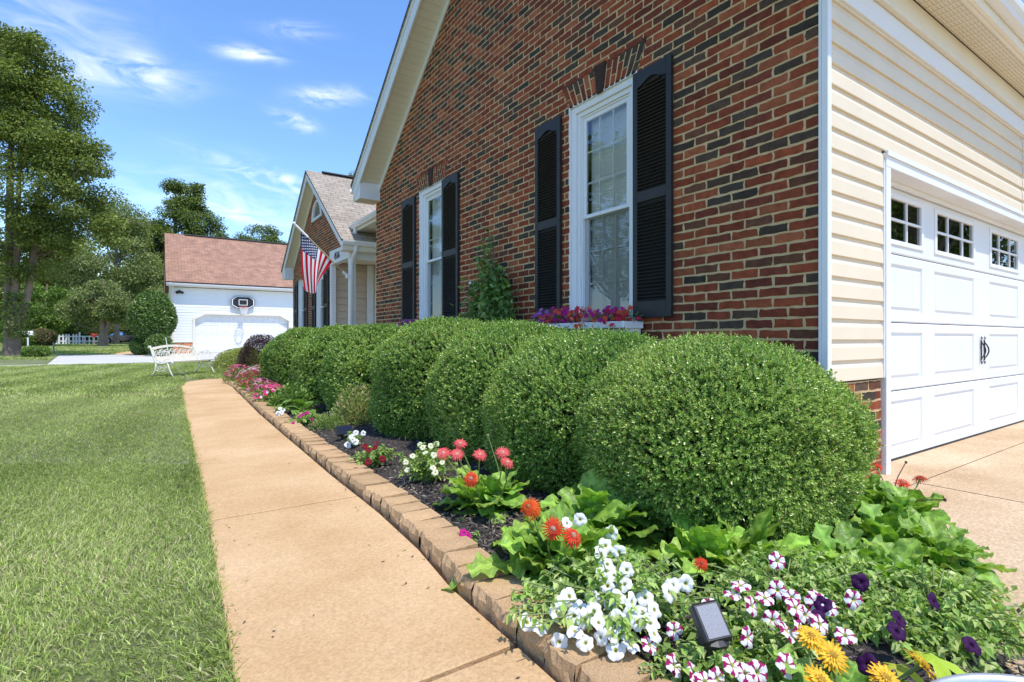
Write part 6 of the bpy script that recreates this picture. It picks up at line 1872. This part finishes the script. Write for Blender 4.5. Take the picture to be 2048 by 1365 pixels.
# ================================================================== GRASS
def grass_cols(P, n):
    C = mixc([(.34, .44, .10), (.40, .49, .13), (.28, .38, .085), (.49, .55, .20), (.58, .57, .28)], n, [5, 5, 3, 3, 1.5])
    pt = snoise(P, 1.1, 400, 3); st = snoise(P, 2.7, 401, 2)
    straw = rng.random(n) < np.clip(.12 + .18*pt + .14*st, .04, .44)
    C[straw] = mixc([(.52, .47, .26), (.60, .53, .32), (.42, .40, .18)], straw.sum())
    # mower stripes: alternate bands lie over in different directions, their light and dark sheen tinted into the greens
    C *= (1 + .12*pt + .08*st)[:, None]
    band = np.sin((P[:, 0]*.985 - P[:, 1]*.17)*math.pi/.62); C *= (1 + .07*np.tanh(band*2)*np.clip(P[:, 1]/10, 0, 1))[:, None]
    C *= rng.choice([.55, .85, 1.0, 1.25], n, p=[.2, .3, .3, .2])[:, None]
    return C
def grass(name, label, pts, length, width, tmpl, stripes=True, mat_='grass'):
    n = len(pts); P = np.array(pts)
    lean = rdir(n); lean[:, 2] = 0; lean *= 1.0*rng.random((n, 1))
    # clumping
    cl = snoise(P, 6.0, 402, 2)
    lean[:, 0] += .22*snoise(P, 3.2, 403); lean[:, 1] += .22*snoise(P, 3.2, 404)
    band = np.sign(np.sin((P[:, 0]*.985 - P[:, 1]*.17)*math.pi/.62)) if stripes else np.zeros(n)
    lean[:, 0] += .02*band; lean[:, 1] += .08*band
    up = np.stack([lean[:, 0], lean[:, 1], np.full(n, .85)], 1)
    L = length*rng.uniform(.55, 1.25, n)*(1 + .25*cl); nm = rdir(n); nm[:, 2] *= .2
    bend = np.stack([lean[:, 0], lean[:, 1], np.full(n, -.25)], 1)*(L*.7)[:, None]
    V, Fc, C = scatter(tmpl, P, up, nm, L, width*rng.uniform(.7, 1.3, n), grass_cols(P, n), bend=bend)
    tag(big(name, V, Fc, C, MAT[mat_]), label, 'grass', kind='stuff')
def lawn_pts(n, ymin, ymax, dmax, dmin=0.0, xmax=None):
    """random points on the near lawn, left of the path, inside a wide sweep"""
    out = []
    while sum(len(o) for o in out) < n:
        d = np.sqrt(rng.uniform(dmin**2, dmax**2, n)); u = rng.uniform(-900, 820, n)
        r = d*(u-1024)/F_PX; x = r*CY + d*SY; y = -r*SY + d*CY
        xl = np.interp(y, [q[1] for q in PL[:10]], [q[0] for q in PL[:10]]) + rng.normal(0, .012, n)
        k = (x < xl) & (y > ymin) & (y < ymax)
        out.append(np.stack([x[k], y[k], np.zeros(k.sum())], 1))
    return np.concatenate(out)[:n]
grass('lawn_grass', 'mown green lawn grass beside the tan path', np.concatenate([lawn_pts(150000, -1, 26.4, 4.2, 1.0), lawn_pts(150000, -1, 26.4, 9.0, 4.0)]), .035, .0040, BLADE)
q = lawn_pts(150000, -1, 26.4, 27, 8.8)
grass('lawn_grass', 'mown green lawn grass stretching to the pale driveway', q, .055, .014, TRI)
# tufts lapping over the edge of the path
m = 5000; y = rng.uniform(.3, 14, m)**1.0; x = np.interp(y, [q_[1] for q_ in PL[:10]], [q_[0] for q_ in PL[:10]]) + rng.normal(-.012, .012, m)
grass('lawn_grass', 'ragged grass tufts along the edge of the path', np.stack([x, y, y*0], 1), .045, .0040, BLADE, stripes=False)
# lawn past the path end and beyond the driveway
m = 30000; x = rng.uniform(.7, 4.2, m); y = rng.uniform(15.2, 26.4, m)
grass('lawn_grass', 'green grass round the bench and golden shrub', np.stack([x, y, y*0], 1), .07, .014, TRI)
m = 120000; u = rng.uniform(-200, 330, m); d = np.sqrt(rng.uniform(24**2, 62**2, m)); r_ = d*(u-1024)/F_PX; x = r_*CY + d*SY; y = -r_*SY + d*CY
ok = ((y > 37.8) | ((y > 27.05) & (x < -3.45 - .9*(y-26.5)/11))) & ~((y > 37.6) & (x > .7) & (y < 46.2)) & ~((y < 51) & (x > np.interp(y, [37.7, 40, 44, 48, 51], [-1.95, -1.9, -1.3, -.3, .8])) & (x < np.interp(y, [37.7, 40, 44, 47.5, 51], [-.75, -.7, -.15, .8, 1.9])))
x, y = x[ok], y[ok]
grass('far_grass', 'bright green grass between the far driveway and the picket fence', np.stack([x, y, np.interp(y, [26, 37, 75, 130], [0, .1, .45, .9])], 1), .10, .045, TRI, stripes=False)

# clippings and crumbs of bark blown onto the path
m = 260; y = rng.uniform(.6, 12, m); xl = np.array([x_on(PL, q) for q in y]); xr = np.array([x_on(PR, q) for q in y])
t = np.where(rng.random(m) < .6, 1 - rng.random(m)**2.5*.25, rng.random(m)**2.0*.35 + .01)
P = np.stack([xl + (xr-xl)*t, y, np.full(m, .009)], 1); d = rdir(m); d[:, 2] *= .1
V, Fc, C = scatter(LEAF2, P, d, rdir(m)*.3 + np.array([0, 0, 1.]), rng.uniform(.008, .028, m), rng.uniform(.004, .009, m), mixc([(.10, .08, .05), (.20, .24, .07), (.30, .24, .12), (.05, .04, .03)], m))
tag(big('path_litter', V, Fc, C, MAT['chips']), 'dry leaf crumbs and grass clippings lying on the tan path', 'litter', kind='stuff')
